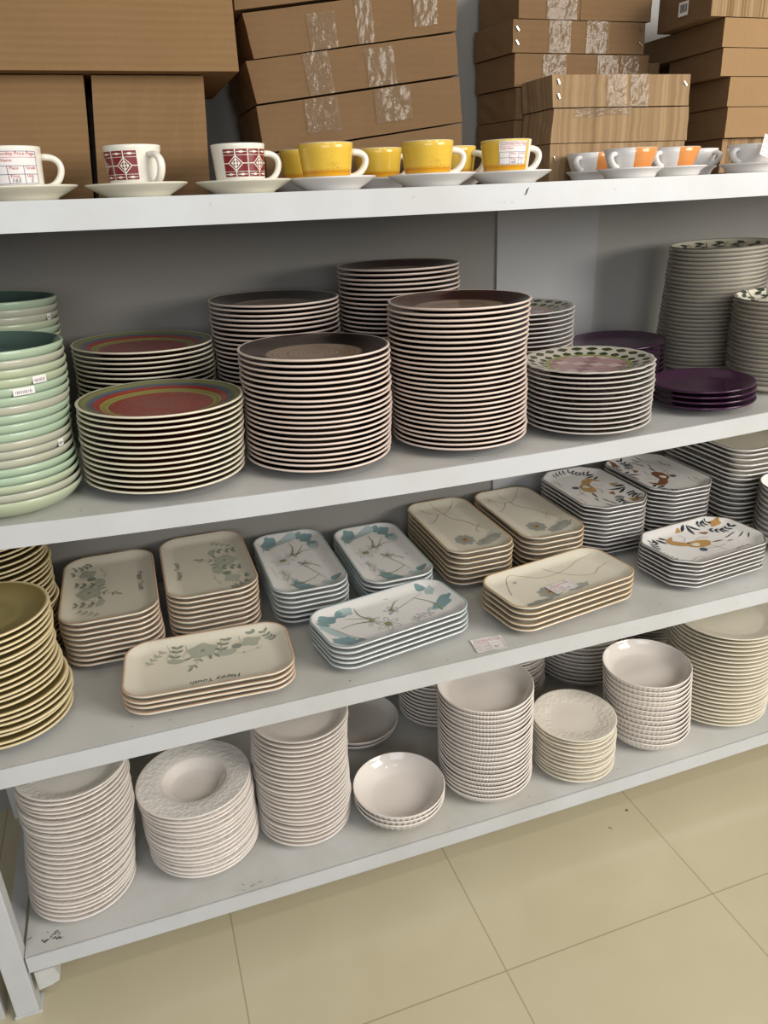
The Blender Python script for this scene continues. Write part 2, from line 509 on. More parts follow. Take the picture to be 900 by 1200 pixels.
stack('dinner_plate', 'plate', 'brown-rimmed dinner plate', 'the tall front brown stack nearest checkered plates', 2, (.553, .134), (.548, .122), 28, .0087, mB4, group='brown dinner plates on the second shelf', rot=1, topdesc='reddish-brown rimmed plate with beige centre', wob=(.0025, 6, 1))
stack('dinner_plate', 'plate', 'brown-rimmed dinner plate', 'the front brown stack beside the red plates', 2, (.286, .133), (.289, .124), 21, .0089, mB, group='brown dinner plates on the second shelf', rot=1, topdesc='black-brown rimmed plate with beige centre', wob=(.002, 5, 0))
stack('dinner_plate', 'plate', 'brown-rimmed dinner plate', 'the rear brown stack behind the red plates', 2, (.281, .391), (.276, .391), 27, .0089, mB, group='brown dinner plates on the second shelf', rot=1)
stack('dinner_plate', 'plate', 'brown-rimmed dinner plate', 'the tallest rear brown stack near the pillar', 2, (.540, .388), (.536, .388), 32, .0089, mB4, group='brown dinner plates on the second shelf', rot=1)
stack('dinner_plate', 'plate', 'cream-edged red dinner plate', 'the front red stack', 2, (.026, .133), (.032, .124), 14, .0091, mR, group='red ringed dinner plates', rot=1, topdesc='red dinner plate with yellow and blue rings')
stack('dinner_plate', 'plate', 'cream-edged red dinner plate', 'the rear red stack against the wall', 2, (.020, .396), (.022, .396), 19, .0091, mR, group='red ringed dinner plates', rot=1)
stack('dinner_plate', 'plate', 'checkered dinner plate', 'the front checkered stack beside purple plates', 2, (.809, .106), (.806, .101), 13, .0092, mC, mCt, group='checkered dinner plates', rot=1, topdesc='pink checkered plate with leafy green rim')
stack('dinner_plate', 'plate', 'checkered dinner plate', 'the rear checkered stack by the pillar', 2, (.803, .372), (.803, .372), 20, .0092, mC, mCt, group='checkered dinner plates', rot=1)
stack('dinner_plate', 'plate', 'glossy dark purple plate', 'the front purple stack', 2, (1.080, .106), (1.076, .106), 4, .0110, mP, group='dark purple plates')
stack('dinner_plate', 'plate', 'glossy dark purple plate', 'the rear purple stack by the wall', 2, (1.05, .362), (1.05, .362), 8, .0110, mP2, group='dark purple plates')
# green bowls
def green(name, k, R=.110):
    return round_mesh(name, prof_coupe(R, .032, .0110, .005, .078, 0, 0, 1, .5), [k, 'green_in'])
gA, gB, gC = green('green_plate_mint', 'green_a'), green('green_plate_celadon', 'green_b'), green('green_plate_grey', 'green_c')
front_green = stack('coupe_plate', 'plate', 'pale green deep plate', 'the front green stack at far left', 2, (-.215, .106), (-.212, .112), 18, .0122, gA, group='pale green deep plates', alt=[gA, gB, gC], jit=.0007, tilt=.0015, wob=(.003, 7, 2))
back_green = stack('coupe_plate', 'plate', 'pale green deep plate', 'the rear green stack at far left', 2, (-.232, .385), (-.230, .385), 21, .0122, gA, group='pale green deep plates', alt=[gA, gB, gC], jit=.001)
# floral bowls
def floral(bm, prof):
    P = Print(bm, surf_round(prof)); r = random.Random(5)
    for k in range(13):
        a = 2*PI*k/13+.2; ra, rb = .055, .098
        c = lambda q, d: (q*math.cos(a+d), q*math.sin(a+d))
        P.ribbon([c(ra, -.1), c((ra+rb)/2, .08), c(rb, .02)], .0016, 3, .0009)
        for q, d, l in ((.075, .10, .024), (.085, -.16, .022), (.094, .15, .02), (.066, -.2, .02)):
            x, y = c(q, d*.5); x1, y1 = c(q+.006, d*.5+(.22 if d > 0 else -.22))
            P.leaf(x, y, x1, y1, .009, 3, .001)
pW = prof_coupe(.110, .024, .0078, .0030, .072, 0, 1, 2, .45)
pW2 = prof_coupe(.100, .024, .0078, .0030, .065, 0, 1, 2, .45)
mW = round_mesh('floral_plate', pW, ['ivory', 'greyedge', 'ivory'])
mWt = round_mesh('floral_plate_top', pW, ['ivory', 'greyedge', 'ivory', 'leafgreen'], deco=floral)
mW2 = round_mesh('floral_plate_small', pW2, ['ivory', 'greyedge', 'ivory'])
mW2t = round_mesh('floral_plate_small_top', pW2, ['ivory', 'greyedge', 'ivory', 'leafgreen'], deco=floral)
stack('shallow_bowl', 'bowl', 'dark-rimmed white bowl', 'the tall rear stack at far right', 2, (1.300, .372), (1.325, .366), 30, .0088, mW, mWt, group='white bowls with leaf pattern inside', jit=.0008, tilt=.002, topdesc='white bowl with leaf pattern inside')
stack('shallow_bowl', 'bowl', 'dark-rimmed white bowl', 'the shorter right edge stack by purple plates', 2, (1.296, .140), (1.300, .140), 20, .0088, mW2, mW2t, group='white bowls with leaf pattern inside', topdesc='white bowl with leaf pattern inside')

# ---- shelf 2: gold plates
mK = round_mesh('gold_plate', prof_plate(.105, .020, .0090, .0034, .050, .062, 0, 1, 2), ['goldunder', 'goldrim', 'goldface'])
stack('dinner_plate', 'plate', 'olive gold plate with pale rim', 'the front gold stack', 1, (-.298, .131), (-.306, .131), 20, .0104, mK, group='olive gold plates', jit=.0035, rot=1, topdesc='olive gold plate with glossy ringed face', wob=(.004, 8, 0))
stack('dinner_plate', 'plate', 'olive gold plate with pale rim', 'the rear gold stack', 1, (-.318, .372), (-.318, .366), 26, .0104, mK, group='olive gold plates', jit=.003, rot=1)

# ---- shelf 1 (bottom): white plates and bowls
pE1 = prof_plate(.0985, .022, .0088, .0026, .052, .064, 0, 0, 1)
mE1 = round_mesh('white_embossed_plate', pE1, ['white', 'emboss'])
mE2 = round_mesh('white_pasta_plate', [(0, .002, 0), (.036, .002, 0), (.038, 0, 0), (.042, 0, 0), (.045, .003, 0), (.060, .0145, 0), (.064, .0175, 0), (.106, .0235, 0), (.1105, .0245, 0), (.1115, .026, 0), (.111, .0275, 0), (.1095, .028, 0), (.107, .0275, 1), (.085, .0248, 1), (.065, .0225, 0), (.0625, .0215, 0), (.0595, .018, 0), (.048, .008, 0), (.042, .0055, 0), (.02, .0045, 0), (0, .0045, 0)], ['white', 'emboss'])
mE3 = round_mesh('white_plain_plate', prof_plate(.0993, .022, .0088, .0026, .054, .066, 0, 0, 0), ['white'])
mE8 = round_mesh('white_small_plate', prof_plate(.0935, .020, .0098, .0026, .041, .053, 0, 0, 1), ['ivory', 'emboss_s'])
mE10 = round_mesh('cream_plate', prof_plate(.125, .022, .0093, .0028, .072, .084, 0, 0, 0), ['ivory'])
def ribs(R, h, lo, n=84, amp=.0011):
    def w(r, z, a):
        # ribbing on the outer wall only
        return r + (amp*(abs(math.sin(n*a/2))-.5) if (r > R*.80 and lo < z < h-.003) else 0)
    return w
def ribbed(name, R, h, base, rf, n=70, mats=('white',), bulge=.75):
    pr = prof_coupe(R, h, base, .0035, rf, 0, 0, 1, bulge)
    top = max(range(len(pr)), key=lambda i: pr[i][1])
    bm = bmesh.new(); seg = n*4
    loops = []
    for k, (r, z, *_ ) in enumerate(pr):
        if r < 1e-6: loops.append([bm.verts.new((0, 0, z))]); continue
        out = k < top-2 and r > rf+.004
        amp = .0021 if out else 0
        loops.append([bm.verts.new(((r-amp*(1-abs(math.sin(n*PI*i/seg))))*math.cos(2*PI*i/seg), (r-amp*(1-abs(math.sin(n*PI*i/seg))))*math.sin(2*PI*i/seg), z)) for i in range(seg)])
    for k in range(len(loops)-1):
        A, B = loops[k], loops[k+1]
        for i in range(seg):
            j = (i+1) % seg
            if len(A) == 1: f = bm.faces.new((A[0], B[j], B[i]))
            elif len(B) == 1: f = bm.faces.new((A[i], A[j], B[0]))
            else: f = bm.faces.new((A[i], A[j], B[j], B[i]))
            f.material_index = 0
    return mesh(name, bm, list(mats))
mE7 = ribbed('ribbed_bowl', .1045, .036, .0094, .074, 90, bulge=.45)
mE9 = ribbed('ribbed_deep_bowl', .0990, .042, .0125, .066, 56, bulge=.5)
mE6 = ribbed('wide_bowl', .0985, .046, .0120, .053, 48, bulge=.55)
mE4 = round_mesh('plain_coupe_plate', prof_coupe(.1, .028, .0094, .004, .068, 0, 0, 0, .5), ['white'])
G = 'white plates and bowls on the bottom shelf'
stack('dinner_plate', 'plate', 'white embossed plate', 'the leftmost tall stack on bottom shelf', 0, (-.249, .128), (-.225, .128), 28, .0103, mE1, group=G, rot=1, jit=.002, wob=(-.003, 7, 1))
stack('soup_plate', 'plate', 'white wide-rimmed soup plate', 'the soup plate stack at lower left', 0, (-.014, .152), (-.018, .140), 16, .0106, mE2, group=G, rot=1, jit=.002, topdesc='white soup plate with deep round well')
stack('dinner_plate', 'plate', 'plain white dinner plate', 'the tall stack right of soup plates', 0, (.197, .148), (.202, .147), 26, .0103, mE3, group=G, rot=1, jit=.0015, wob=(.0025, 8, 0))
e6 = stack('wide_bowl', 'bowl', 'white wide bowl', 'the low three-bowl stack at front', 0, (.397, .101), (.396, .095), 3, .0140, mE6, group=G, rot=1, tilt=.001, jit=.0005, topdesc='white wide open bowl')
stack('coupe_bowl', 'bowl', 'white ribbed bowl', 'the tall ribbed stack at centre front', 0, (.610, .116), (.610, .121), 22, .0106, mE7, group=G, rot=1, jit=.0006, tilt=.0015, topdesc='white bowl with ribbed outside')
stack('side_plate', 'plate', 'small ivory embossed plate', 'the short stack between two bowl stacks', 0, (.824, .092), (.815, .084), 12, .0112, mE8, group=G, rot=1, jit=.0025)
stack('deep_bowl', 'bowl', 'white deep ribbed bowl', 'the leaning stack left of ivory dinner plates', 0, (1.040, .112), (1.018, .104), 13, .0143, mE9, group=G, rot=1, jit=.0004, tilt=.0015, topdesc='white deep bowl with glossy inside')
stack('dinner_plate', 'plate', 'large ivory dinner plate', 'the rightmost tall stack on bottom shelf', 0, (1.266, .146), (1.270, .143), 24, .0106, mE10, group=G, rot=1)
stack('coupe_plate', 'plate', 'shaded white coupe plate', 'the rear pair behind the open bowls', 0, (.388, .385), (.390, .380), 2, .0145, mE4, group=G, tilt=.0005, jit=.0003)
stack('coupe_bowl', 'bowl', 'shaded white bowl', 'the rear stack left of ribbed bowls', 0, (.606, .385), (.606, .385), 16, .0108, mE4, group=G, jit=.0008, tilt=.0015)
mE11 = ribbed('ribbed_plate_rear', .118, .034, .0100, .080, 90, bulge=.45)
stack('coupe_bowl', 'bowl', 'shaded white ribbed bowl', 'the wide rear stack behind the small plates', 0, (1.040, .405), (1.040, .405), 19, .0115, mE11, group=G, rot=1, jit=.0008, tilt=.0015)
stack('dinner_plate', 'plate', 'shaded white plate', 'the narrow rear stack right of ribbed bowls', 0, (.815, .405), (.815, .405), 22, .0103, mE1, group=G, jit=.003)
stack('dinner_plate', 'plate', 'dark shaded plate', 'the rear stack left of ivory plates', 0, (1.285, .440), (1.285, .440), 25, .0103, mE1, group=G, jit=.003)

# ------------------------------------------------------------------ rectangular plates
def rr_loop(a, b, r, n=8):
    pts = []
    for sx, sy, a0 in ((1, 1, 0), (-1, 1, 90), (-1, -1, 180), (1, -1, 270)):
        for k in range(n+1):
            t = math.radians(a0+90*k/n); pts.append((sx*(a-r)+r*math.cos(t), sy*(b-r)+r*math.sin(t)))
    return [(x*(1-.022*(y/b)**2), y*(1-.045*(x/a)**2)) for x, y in pts]
def ch_loop(a, b, c):
    """rectangle with cut, slightly rounded corners"""
    V = [(a, b-c), (a-c, b), (-(a-c), b), (-a, b-c), (-a, -(b-c)), (-(a-c), -b), (a-c, -b), (a, -(b-c))]
    pts = []
    for i in range(8):
        p, q, s = Vector(V[i-1]), Vector(V[i]), Vector(V[(i+1) % 8])
        rr = min(.010, (p-q).length*.4, (s-q).length*.4)
        A, B = q+(p-q).normalized()*rr, q+(s-q).normalized()*rr
        for k in range(5):
            t = k/4; pts.append(tuple((1-t)**2*A+2*t*(1-t)*q+t*t*B))
    return pts
def rect_mesh(name, a, b, r, h, base, mats, deco=None, cut=False, lip=.0042, rim=.030):
    """a long half, b short half (long side along local X)"""
    prof_out = [(.040, .002), (.038, 0), (.034, 0), (.031, .002), (.017, h*.36), (.0075, h-lip-.0022), (.0012, h-lip), (0, h-lip*.6), (.0004, h-.0006), (.0022, h)]
    prof_in = [(.002, h), (.0045, h-.0008), (.010, h*.80+.001), (.018, base+(h-base)*.35), (rim-.004, base+.0012), (rim+.004, base)]
    bm = bmesh.new(); loops = []
    def loop(d, z):
        p = ch_loop(a-d, b-d, max(r-.586*d, .004)) if cut else rr_loop(a-d, b-d, max(r-d, .004))
        return [bm.verts.new((x, y, z)) for x, y in p]
    allp = [(d, z, 3 if 3 <= i < 5 else 0 if i < 8 else 1) for i, (d, z) in enumerate(prof_out)] + [(d, z, 2) for d, z in prof_in[1:]]
    L = [(loop(d, z), m) for d, z, m in allp]
    for (A, m), (B, _) in zip(L, L[1:]):
        n = len(A)
        for i in range(n):
            j = (i+1) % n; bm.faces.new((A[i], A[j], B[j], B[i])).material_index = m
    bm.faces.new(list(reversed(L[0][0]))).material_index = 0
    bm.faces.new(L[-1][0]).material_index = 2
    for f in bm.faces:
        if f.material_index == 3: f.material_index = len(mats)-1
    def sd(x, y):
        x, y = abs(x), abs(y)
        if not cut: x, y = x/(1-.022*min(y/b, 1)**2), y/(1-.045*min(x/a, 1)**2)
        if cut: return -max(x-a, y-b, (x+y-(a+b-r))/1.41421)
        qx, qy = x-a+r, y-b+r
        return -(math.hypot(max(qx, 0), max(qy, 0))+min(max(qx, qy), 0)-r)
    def surf(x, y, e):
        d = sd(x, y)
        if d < .002:   # pull the point back on to the plate
            k = 1-(.003-d)/max(math.hypot(x, y), .01); x, y = x*k, y*k; d = max(sd(x, y), .002)
        z = prof_in[-1][1]
        for (d0, z0), (d1, z1) in zip(prof_in, prof_in[1:]):
            if d0 <= d <= d1: z = z0+(z1-z0)*(d-d0)/(d1-d0); break
        return (x, y, z+e)
    if deco: deco(Print(bm, surf), a, b)
    return mesh(name, bm, mats)

def spray(P, pts, w, mi, n=5, ln=.012, lw=.006, ml=None):
    """a stem with leaves on both sides"""
    ml = mi if ml is None else ml
    c = smooth_curve(pts, 8); P.ribbon(pts, w, mi, .0005)
    for i in range(n):
        k = int((i+.7)/n*(len(c)-1)); p = c[k]; t = (c[min(k+1, len(c)-1)]-c[max(k-1, 0)]).normalized()
        for s in (1, -1):
            d = Vector((t.x*.6-s*t.y*.8, t.y*.6+s*t.x*.8))
            P.leaf(p.x, p.y, p.x+d.x*ln, p.y+d.y*ln, lw, ml, .0006)

# "Happy Youth" plates: sage flowers along one long side
def deco_youth(P, a, b):
    # viewer reads the flowers along +y, the script (upside down) along -y
    y0 = b*.42
    P.blob(-.010, y0, .027, .024, 3, 0, .0004, .10, 5, 30); P.petal_lines(-.010, y0, .014, 5, 7, .2, .0006, .0008); P.blob(-.010, y0, .004, .004, 4, 0, .0009)
    P.blob(.080, y0+.004, .019, .016, 3, .3, .0004, .16, 4, 30, 1)
    P.blob(.032, y0-.020, .020, .011, 3, 0, .0004, .05, 3); P.blob(.053, y0-.004, .0095, .009, 4, 0, .0005)
    P.blob(-.060, y0-.022, .016, .008, 3, -.3, .0004, .05, 3); P.blob(.082, y0+.034, .010, .006, 4, 0, .0005)
    for x, yb in ((-.075, .036), (-.045, .04), (.02, .036), (.055, .04)):
        P.ribbon([(x, y0+yb), (x+.006, y0+.012), (x-.002, y0-.012)], .0008, 4, .0005)
    spray(P, [(-.112, y0-.022), (-.098, y0-.002), (-.082, y0+.020)], .0008, 4, 4, .011, .005, 3)
    spray(P, [(-.066, y0-.018), (-.058, y0+.004), (-.056, y0+.026)], .0008, 4, 3, .014, .007, 4)
    spray(P, [(.022, y0-.018), (.026, y0+.004), (.034, y0+.028)], .0008, 4, 3, .015, .008, 4)
    spray(P, [(.128, y0-.004), (.116, y0+.010), (.106, y0+.032)], .0008, 4, 4, .012, .006, 4)
    spray(P, [(-.012, y0-.016), (-.020, y0-.034), (-.030, y0-.052)], .0009, 4, 2, .012, .004, 4)
    P.leaf(-.030, y0-.050, -.038, y0-.064, .006, 4, .0007)
    for x, y, x1, y1 in ((-.03, y0-.018, -.046, y0-.024), (.01, y0-.016, .02, y0-.032), (.002, y0-.018, .004, y0-.034)):
        P.leaf(x, y, x1, y1, .006, 4, .0006)
    spray(P, [(.050, y0-.030), (.072, y0-.030), (.100, y0-.020)], .0006, 4, 2, .006, .002, 3)
    n = 46
    for i in range(n):   # stitched dots along the flower edge
        x = -a*.82+a*1.64*i/(n-1); P.blob(x, b-.008, .0008, .0008, 4, 0, .0006, 0, 3, 6)
    P.text('Happy Youth', .0165, .052, -b*.66+.006, 6, PI, .0006, .15)
Yk = ['ivory', 'peach', 'ivory', 'sage', 'sage_d', 'ivory', 'darkink', 'peach_under']
QA = (.1520, .0945, .046, .021, .0100)
mQ = rect_mesh('cream_long_plate', *QA, ['ivory', 'peach', 'ivory', 'peach_under'])
mQt = rect_mesh('cream_long_plate_top', *QA, Yk, deco_youth)
stack('rectangular_plate', 'plate', 'rose-edged rectangular plate', 'the rear left flower stack', 1, (-.116, .374), (-.118, .373), 9, .0113, mQ, mQt, group='cream plates with lettering', yaw=PI/2, topdesc='cream plate with sage flowers and lettering')
stack('rectangular_plate', 'plate', 'rose-edged rectangular plate', 'the rear flower stack beside teal plates', 1, (.080, .398), (.082, .398), 9, .0113, mQ, mQt, group='cream plates with lettering', yaw=-PI/2, topdesc='cream plate with sage flowers and lettering')
stack('rectangular_plate', 'plate', 'rose-edged rectangular plate', 'the low sideways flower stack in front', 1, (.045, .114), (.045, .114), 4, .0110, mQ, mQt, group='cream plates with lettering', yaw=-.066, topdesc='cream plate with sage flowers and lettering')

# teal lily plates
def deco_teal(P, a, b):
    r = random.Random(3)
    for x, y, rx, ry, m_ in ((-.115, .045, .02, .014, 3), (-.07, .055, .014, .016, 4), (-.055, .068, .02, .008, 3), (.02, .066, .012, .012, 4), (.035, .072, .022, .006, 3), (.105, .058, .010, .012, 3), (.118, .04, .010, .016, 4), (.125, -.005, .016, .012, 3), (.11, -.02, .024, .012, 3), (.09, -.026, .015, .007, 4),
                              (-.125, .0, .012, .03, 4), (-.120, -.04, .022, .016, 3), (-.10, -.055, .018, .009, 3), (-.13, .03, .012, .012, 3), (-.085, .05, .010, .012, 3)):
        P.blob(x, y, rx, ry, m_, r.uniform(-.6, .6), .0004+r.random()*.0002, .13, 3+r.randrange(3), 24, r.random()*6)
    for cx, cy, rr, k in ((-.018, -.030, .026, 6), (-.040, -.004, .019, 5), (.012, .012, .016, 5)):
        P.petal_lines(cx, cy, rr, 5, k, .3, .0008, .0008); P.blob(cx, cy, rr*.24, rr*.3, 6, .4, .0009, .2, 4, 12)
    tp = lambda w: (lambda u: w*(1-.8*u)+.0004)
    for pts, w in (([(-.04, .005), (-.052, .028), (-.050, .058)], .003), ([(-.045, -.004), (-.075, .004), (-.105, .002)], .003), ([(-.03, .0), (-.06, .018), (-.082, .03)], .002), ([(.012, .014), (.03, .034), (.045, .042)], .0024),
                   ([(.10, -.04), (.098, -.005), (.075, .032)], .0034), ([(-.08, -.058), (-.10, -.03), (-.115, .004)], .0016), ([(.0, .0), (.05, .02), (.10, .04)], .0012), ([(-.09, -.062), (-.03, -.066), (.06, -.058)], .0012)):
        P.ribbon(pts, tp(w), 6 if w > .0018 else 5, .0007)
    for cx, cy in ((.052, -.036), (.070, -.038), (.038, -.042)):
        P.petal_lines(cx, cy, .011, 5, 4, cx*40, .0007, .0007)
TA = (.153, .083, .041, .020, .0094)
Tk = ['coolwhite', 'coolwhite', 'coolwhite', 'teal', 'teal_l', 'greyline', 'olive']
M['tealrim'] = mat('blue_grey_rim', '#9FB0B0', .3)
Tk[1] = 'tealrim'
Tk.append('teal_under')
mT = rect_mesh('white_teal_plate', *TA, Tk[:3]+['teal_under'])
mTt = rect_mesh('white_teal_plate_top', *TA, Tk, deco_teal)
stack('rectangular_plate', 'plate', 'white rectangular plate', 'the rear teal-lily stack on the left', 1, (.278, .382), (.278, .382), 7, .0112, mT, mTt, group='white plates with teal lilies', yaw=-PI/2, topdesc='teal-washed plate with drawn lilies')
stack('rectangular_plate', 'plate', 'white rectangular plate', 'the lower rear teal-lily stack beside beige plates', 1, (.468, .377), (.468, .377), 6, .0105, mT, mTt, group='white plates with teal lilies', yaw=-PI/2, topdesc='teal-washed plate with drawn lilies')
stack('rectangular_plate', 'plate', 'white rectangular plate', 'the front teal-lily stack turned sideways', 1, (.402, .126), (.402, .128), 5, .0106, mT, mTt, group='white plates with teal lilies', yaw=.17, topdesc='teal-washed plate with drawn lilies')

# beige plates with a wavy line and a grey flower
def deco_wave(P, a, b):
    P.ribbon([(-.122, -.004), (-.108, .030), (-.085, .062), (-.055, .05), (-.03, .028), (.01, .022), (.06, .034), (.09, .048), (.135, .052)], .0011, 3, .0006, 10)
    P.ribbon([(-.02, .072), (.0, .056), (.02, .022), (.05, -.008), (.08, -.018), (.105, -.004), (.135, .004)], .0011, 3, .0006, 10)
    P.blob(-.085, .036, .004, .004, 4, 0, .0006)
    cx, cy = -.048, -.032
    P.blob(cx, cy, .026, .022, 4, 0, .0004, .10, 8, 40); P.petal_lines(cx, cy, .020, 5, 9, 0, .0006, .0007)
    P.blob(cx, cy, .0075, .0065, 6, 0, .0008, .15, 6); P.blob(cx, cy, .0035, .003, 7, 0, .001)
    P.blob(-.098, -.056, .026, .010, 4, .05, .0004, .14, 6, 30); P.blob(-.073, -.060, .020, .007, 4, .2, .0005, .14, 5, 24)
    P.blob(.016, -.044, .028, .010, 4, .1, .0004, .12, 6, 30)
    for k in range(8): P.ribbon([(-.12+k*.006, -.062), (-.116+k*.007, -.048)], .0006, 5, .0007, 3)
def deco_wave_rear(P, a, b):
    # same print, flower at the near short end (local -x after turning)
    P.ribbon([(.135, .05), (.10, .030), (.082, .004), (.10, -.022), (.125, -.040), (.142, -.052)], .0012, 3, .0006, 10)
    P.ribbon([(.146, .01), (.09, .0), (.05, -.006), (.02, -.030), (-.01, -.042), (-.045, -.060)], .0012, 3, .0006, 10)
    P.ribbon([(.06, .076), (.04, .058), (.052, .034), (.085, .012)], .0012, 3, .0006, 10)
    P.ribbon([(.02, -.078), (-.002, -.058), (-.035, -.034), (-.052, -.036)], .001, 3, .0006, 10)
    cx, cy = -.075, .014
    P.blob(cx, cy, .026, .022, 4, 0, .0004, .10, 8, 40); P.petal_lines(cx, cy, .020, 5, 9, 0, .0006, .0007)
    P.blob(cx, cy, .0085, .007, 6, 0, .0008, .15, 6); P.blob(cx, cy, .004, .0035, 7, 0, .001)
    P.blob(-.100, -.028, .014, .030, 4, .35, .0004, .12, 7, 36); P.blob(-.088, -.052, .014, .018, 4, .3, .0005, .12, 6, 30)
    for k in range(9): P.ribbon([(-.116+k*.004, -.012-k*.005), (-.086+k*.004, -.022-k*.005)], .0006, 5, .0007, 3)
FA = (.157, .083, .040, .022, .0114)
Fk = ['ivory', 'peach', 'ivory', 'tanline', 'greyprint', 'greyline', 'ochre', 'brownprint']
M['ochrerim'] = mat('ochre_rim', '#BF9C72', .4); Fk[1] = 'ochrerim'
Fk.append('ochre_under')
mF = rect_mesh('beige_plate', *FA, Fk[:3]+['ochre_under'])
mFt = rect_mesh('beige_plate_top', *FA, Fk, deco_wave)
mFr = rect_mesh('beige_plate_top_rear', *FA, Fk, deco_wave_rear)
stack('rectangular_plate', 'plate', 'beige ochre-edged plate', 'the rear stack right of teal plates', 1, (.667, .392), (.667, .391), 7, .0128, mF, mFr, group='beige plates with grey flower', yaw=PI/2, topdesc='beige plate with grey flower')
stack('rectangular_plate', 'plate', 'beige ochre-edged plate', 'the rear stack left of bird plates', 1, (.848, .388), (.848, .388), 7, .0130, mF, mFr, group='beige plates with grey flower', yaw=PI/2, topdesc='beige plate with grey flower')
f3 = stack('rectangular_plate', 'plate', 'beige ochre-edged plate', 'the front sideways stack of five', 1, (.770, .110), (.770, .108), 5, .0128, mF, mFt, group='beige plates with grey flower', yaw=.15, topdesc='beige plate bearing paper price tag')

# plates with a small fox-like animal and leaves
def deco_fox(P, a, b):
    OC, IN, BR, SL, RU, WH = 3, 4, 5, 6, 7, 8
    # animal lying across the middle
    P.blob(-.012, -.004, .030, .017, OC, -.12, .0005, .05, 3, 30); P.blob(-.022, -.004, .010, .008, WH, 0, .0008, .08, 3)
    P.ribbon([(-.034, .004), (-.052, .018), (-.060, .036), (-.040, .052)], lambda u: .014*(1-u)+.012*math.sin(PI*u)+.002, OC, .0006, 10)
    P.blob(-.030, .010, .004, .0025, IN, 0, .001); P.ribbon([(-.034, .020), (-.018, .032), (-.020, .050)], .0008, BR, .0007)
    P.blob(-.026, -.030, .009, .0085, SL, .3, .0006)
    P.leaf(.018, -.012, .050, -.016, .005, BR, .0007); P.ribbon([(.0, -.018), (.012, -.038), (.018, -.056)], .0008, BR, .0006)
    P.ribbon([(-.014, -.028), (.01, -.036), (.036, -.034)], .0007, IN, .0006)
    P.ribbon([(-.005, .014), (.014, .018), (.03, .012)], .001, BR, .0007)
    # leaf sprays round the rim
    spray(P, [(-.122, .010), (-.108, .030), (-.098, .052)], .001, IN, 5, .012, .0045)
    spray(P, [(-.112, -.048), (-.12, -.02), (-.122, .01)], .0008, IN, 5, .009, .004)
    for x, y, x1, y1 in ((-.080, .058, -.074, .030), (-.088, .062, -.092, .038), (-.070, .062, -.060, .046), (.028, .076, .016, .036), (.030, .074, .046, .048), (.022, .078, .0, .060)):
        P.leaf(x, y, x1, y1, .008, IN, .0006)
    spray(P, [(.060, .040), (.085, .022), (.118, .026)], .001, IN, 6, .014, .006)
    spray(P, [(.052, .072), (.07, .066), (.09, .070)], .001, IN, 4, .012, .006)
    P.blob(.040, .032, .010, .006, RU, -.4, .0006, .2, 3); P.blob(.100, .056, .016, .010, OC, .2, .0005, .2, 4)
    P.blob(-.006, .066, .010, .005, OC, .6, .0005, .2, 3)
    for x, y, x1, y1 in ((.075, -.006, .105, .002), (.09, -.022, .118, -.010), (.06, -.010, .082, -.006), (.104, -.036, .122, -.022), (.05, -.024, .07, -.026)):
        P.leaf(x, y, x1, y1, .003, IN, .0006)
    P.ribbon([(-.092, -.060), (-.07, -.052), (-.05, -.058)], .0012, RU, .0005); P.ribbon([(-.08, -.066), (-.06, -.064)], .0012, OC, .0006)
    spray(P, [(.03, -.070), (.05, -.062), (.076, -.064)], .0006, IN, 4, .006, .002, RU)
DA = (.137, .0895, .040, .020, .0085)
Dk = ['coolwhite', 'greyedge', 'coolwhite', 'ochre', 'ink', 'brownprint', 'slate', 'rust', 'ivory']
Dk2 = list(Dk); Dk2[3] = 'brownprint'
Dk.append('grey_under'); Dk2.append('grey_under')
mD = rect_mesh('cut_corner_plate', *DA, Dk[:3]+['grey_under'], None, True)
mDt = rect_mesh('cut_corner_plate_top', *DA, Dk, deco_fox, True)
mDr = rect_mesh('cut_corner_plate_top_dark', *DA, Dk2, deco_fox, True)
stack('octagonal_plate', 'plate', 'white cut-cornered plate', 'the rear leaf-print stack beside beige plates', 1, (1.030, .386), (1.030, .386), 12, .0104, mD, mDt, group='white cut-cornered plates with leaf print', yaw=-PI/2, topdesc='cut-cornered plate with tan animal and leaves')
stack('octagonal_plate', 'plate', 'white cut-cornered plate', 'the right-hand rear leaf-print stack', 1, (1.216, .386), (1.216, .386), 13, .0104, mD, mDr, group='white cut-cornered plates with leaf print', yaw=PI/2, topdesc='cut-cornered plate with brown animal and leaves')
stack('octagonal_plate', 'plate', 'white cut-cornered plate', 'the front sideways leaf-print stack', 1, (1.152, .130), (1.152, .130), 7, .0096, mD, mDt, group='white cut-cornered plates with leaf print', yaw=.11, topdesc='cut-cornered plate with ochre animal and leaves')
HA = (.150, .100, .045, .024, .0112)
mH = rect_mesh('plain_rectangular_plate', *HA, ['coolwhite', 'greyedge', 'ivory', 'coolwhite'], None, False, .0050)
stack('rectangular_plate', 'plate', 'plain white dark-rimmed platter', 'the tall rear stack at right edge', 1, (1.425, .385), (1.425, .380), 17, .0124, mH, group='plain white rectangular platters', yaw=PI/2, jit=.003)
mH2 = round_mesh('small_bowl', prof_coupe(.085, .045, .0118, .004, .040, 0, 1, 0, .5), ['coolwhite', 'greyedge'])
stack('small_bowl', 'bowl', 'small white bowl with dark rim', 'the cropped stack at right edge', 1, (1.425, .140), (1.425, .140), 10, .0130, mH2, group='small white bowls at the right edge', rot=1)

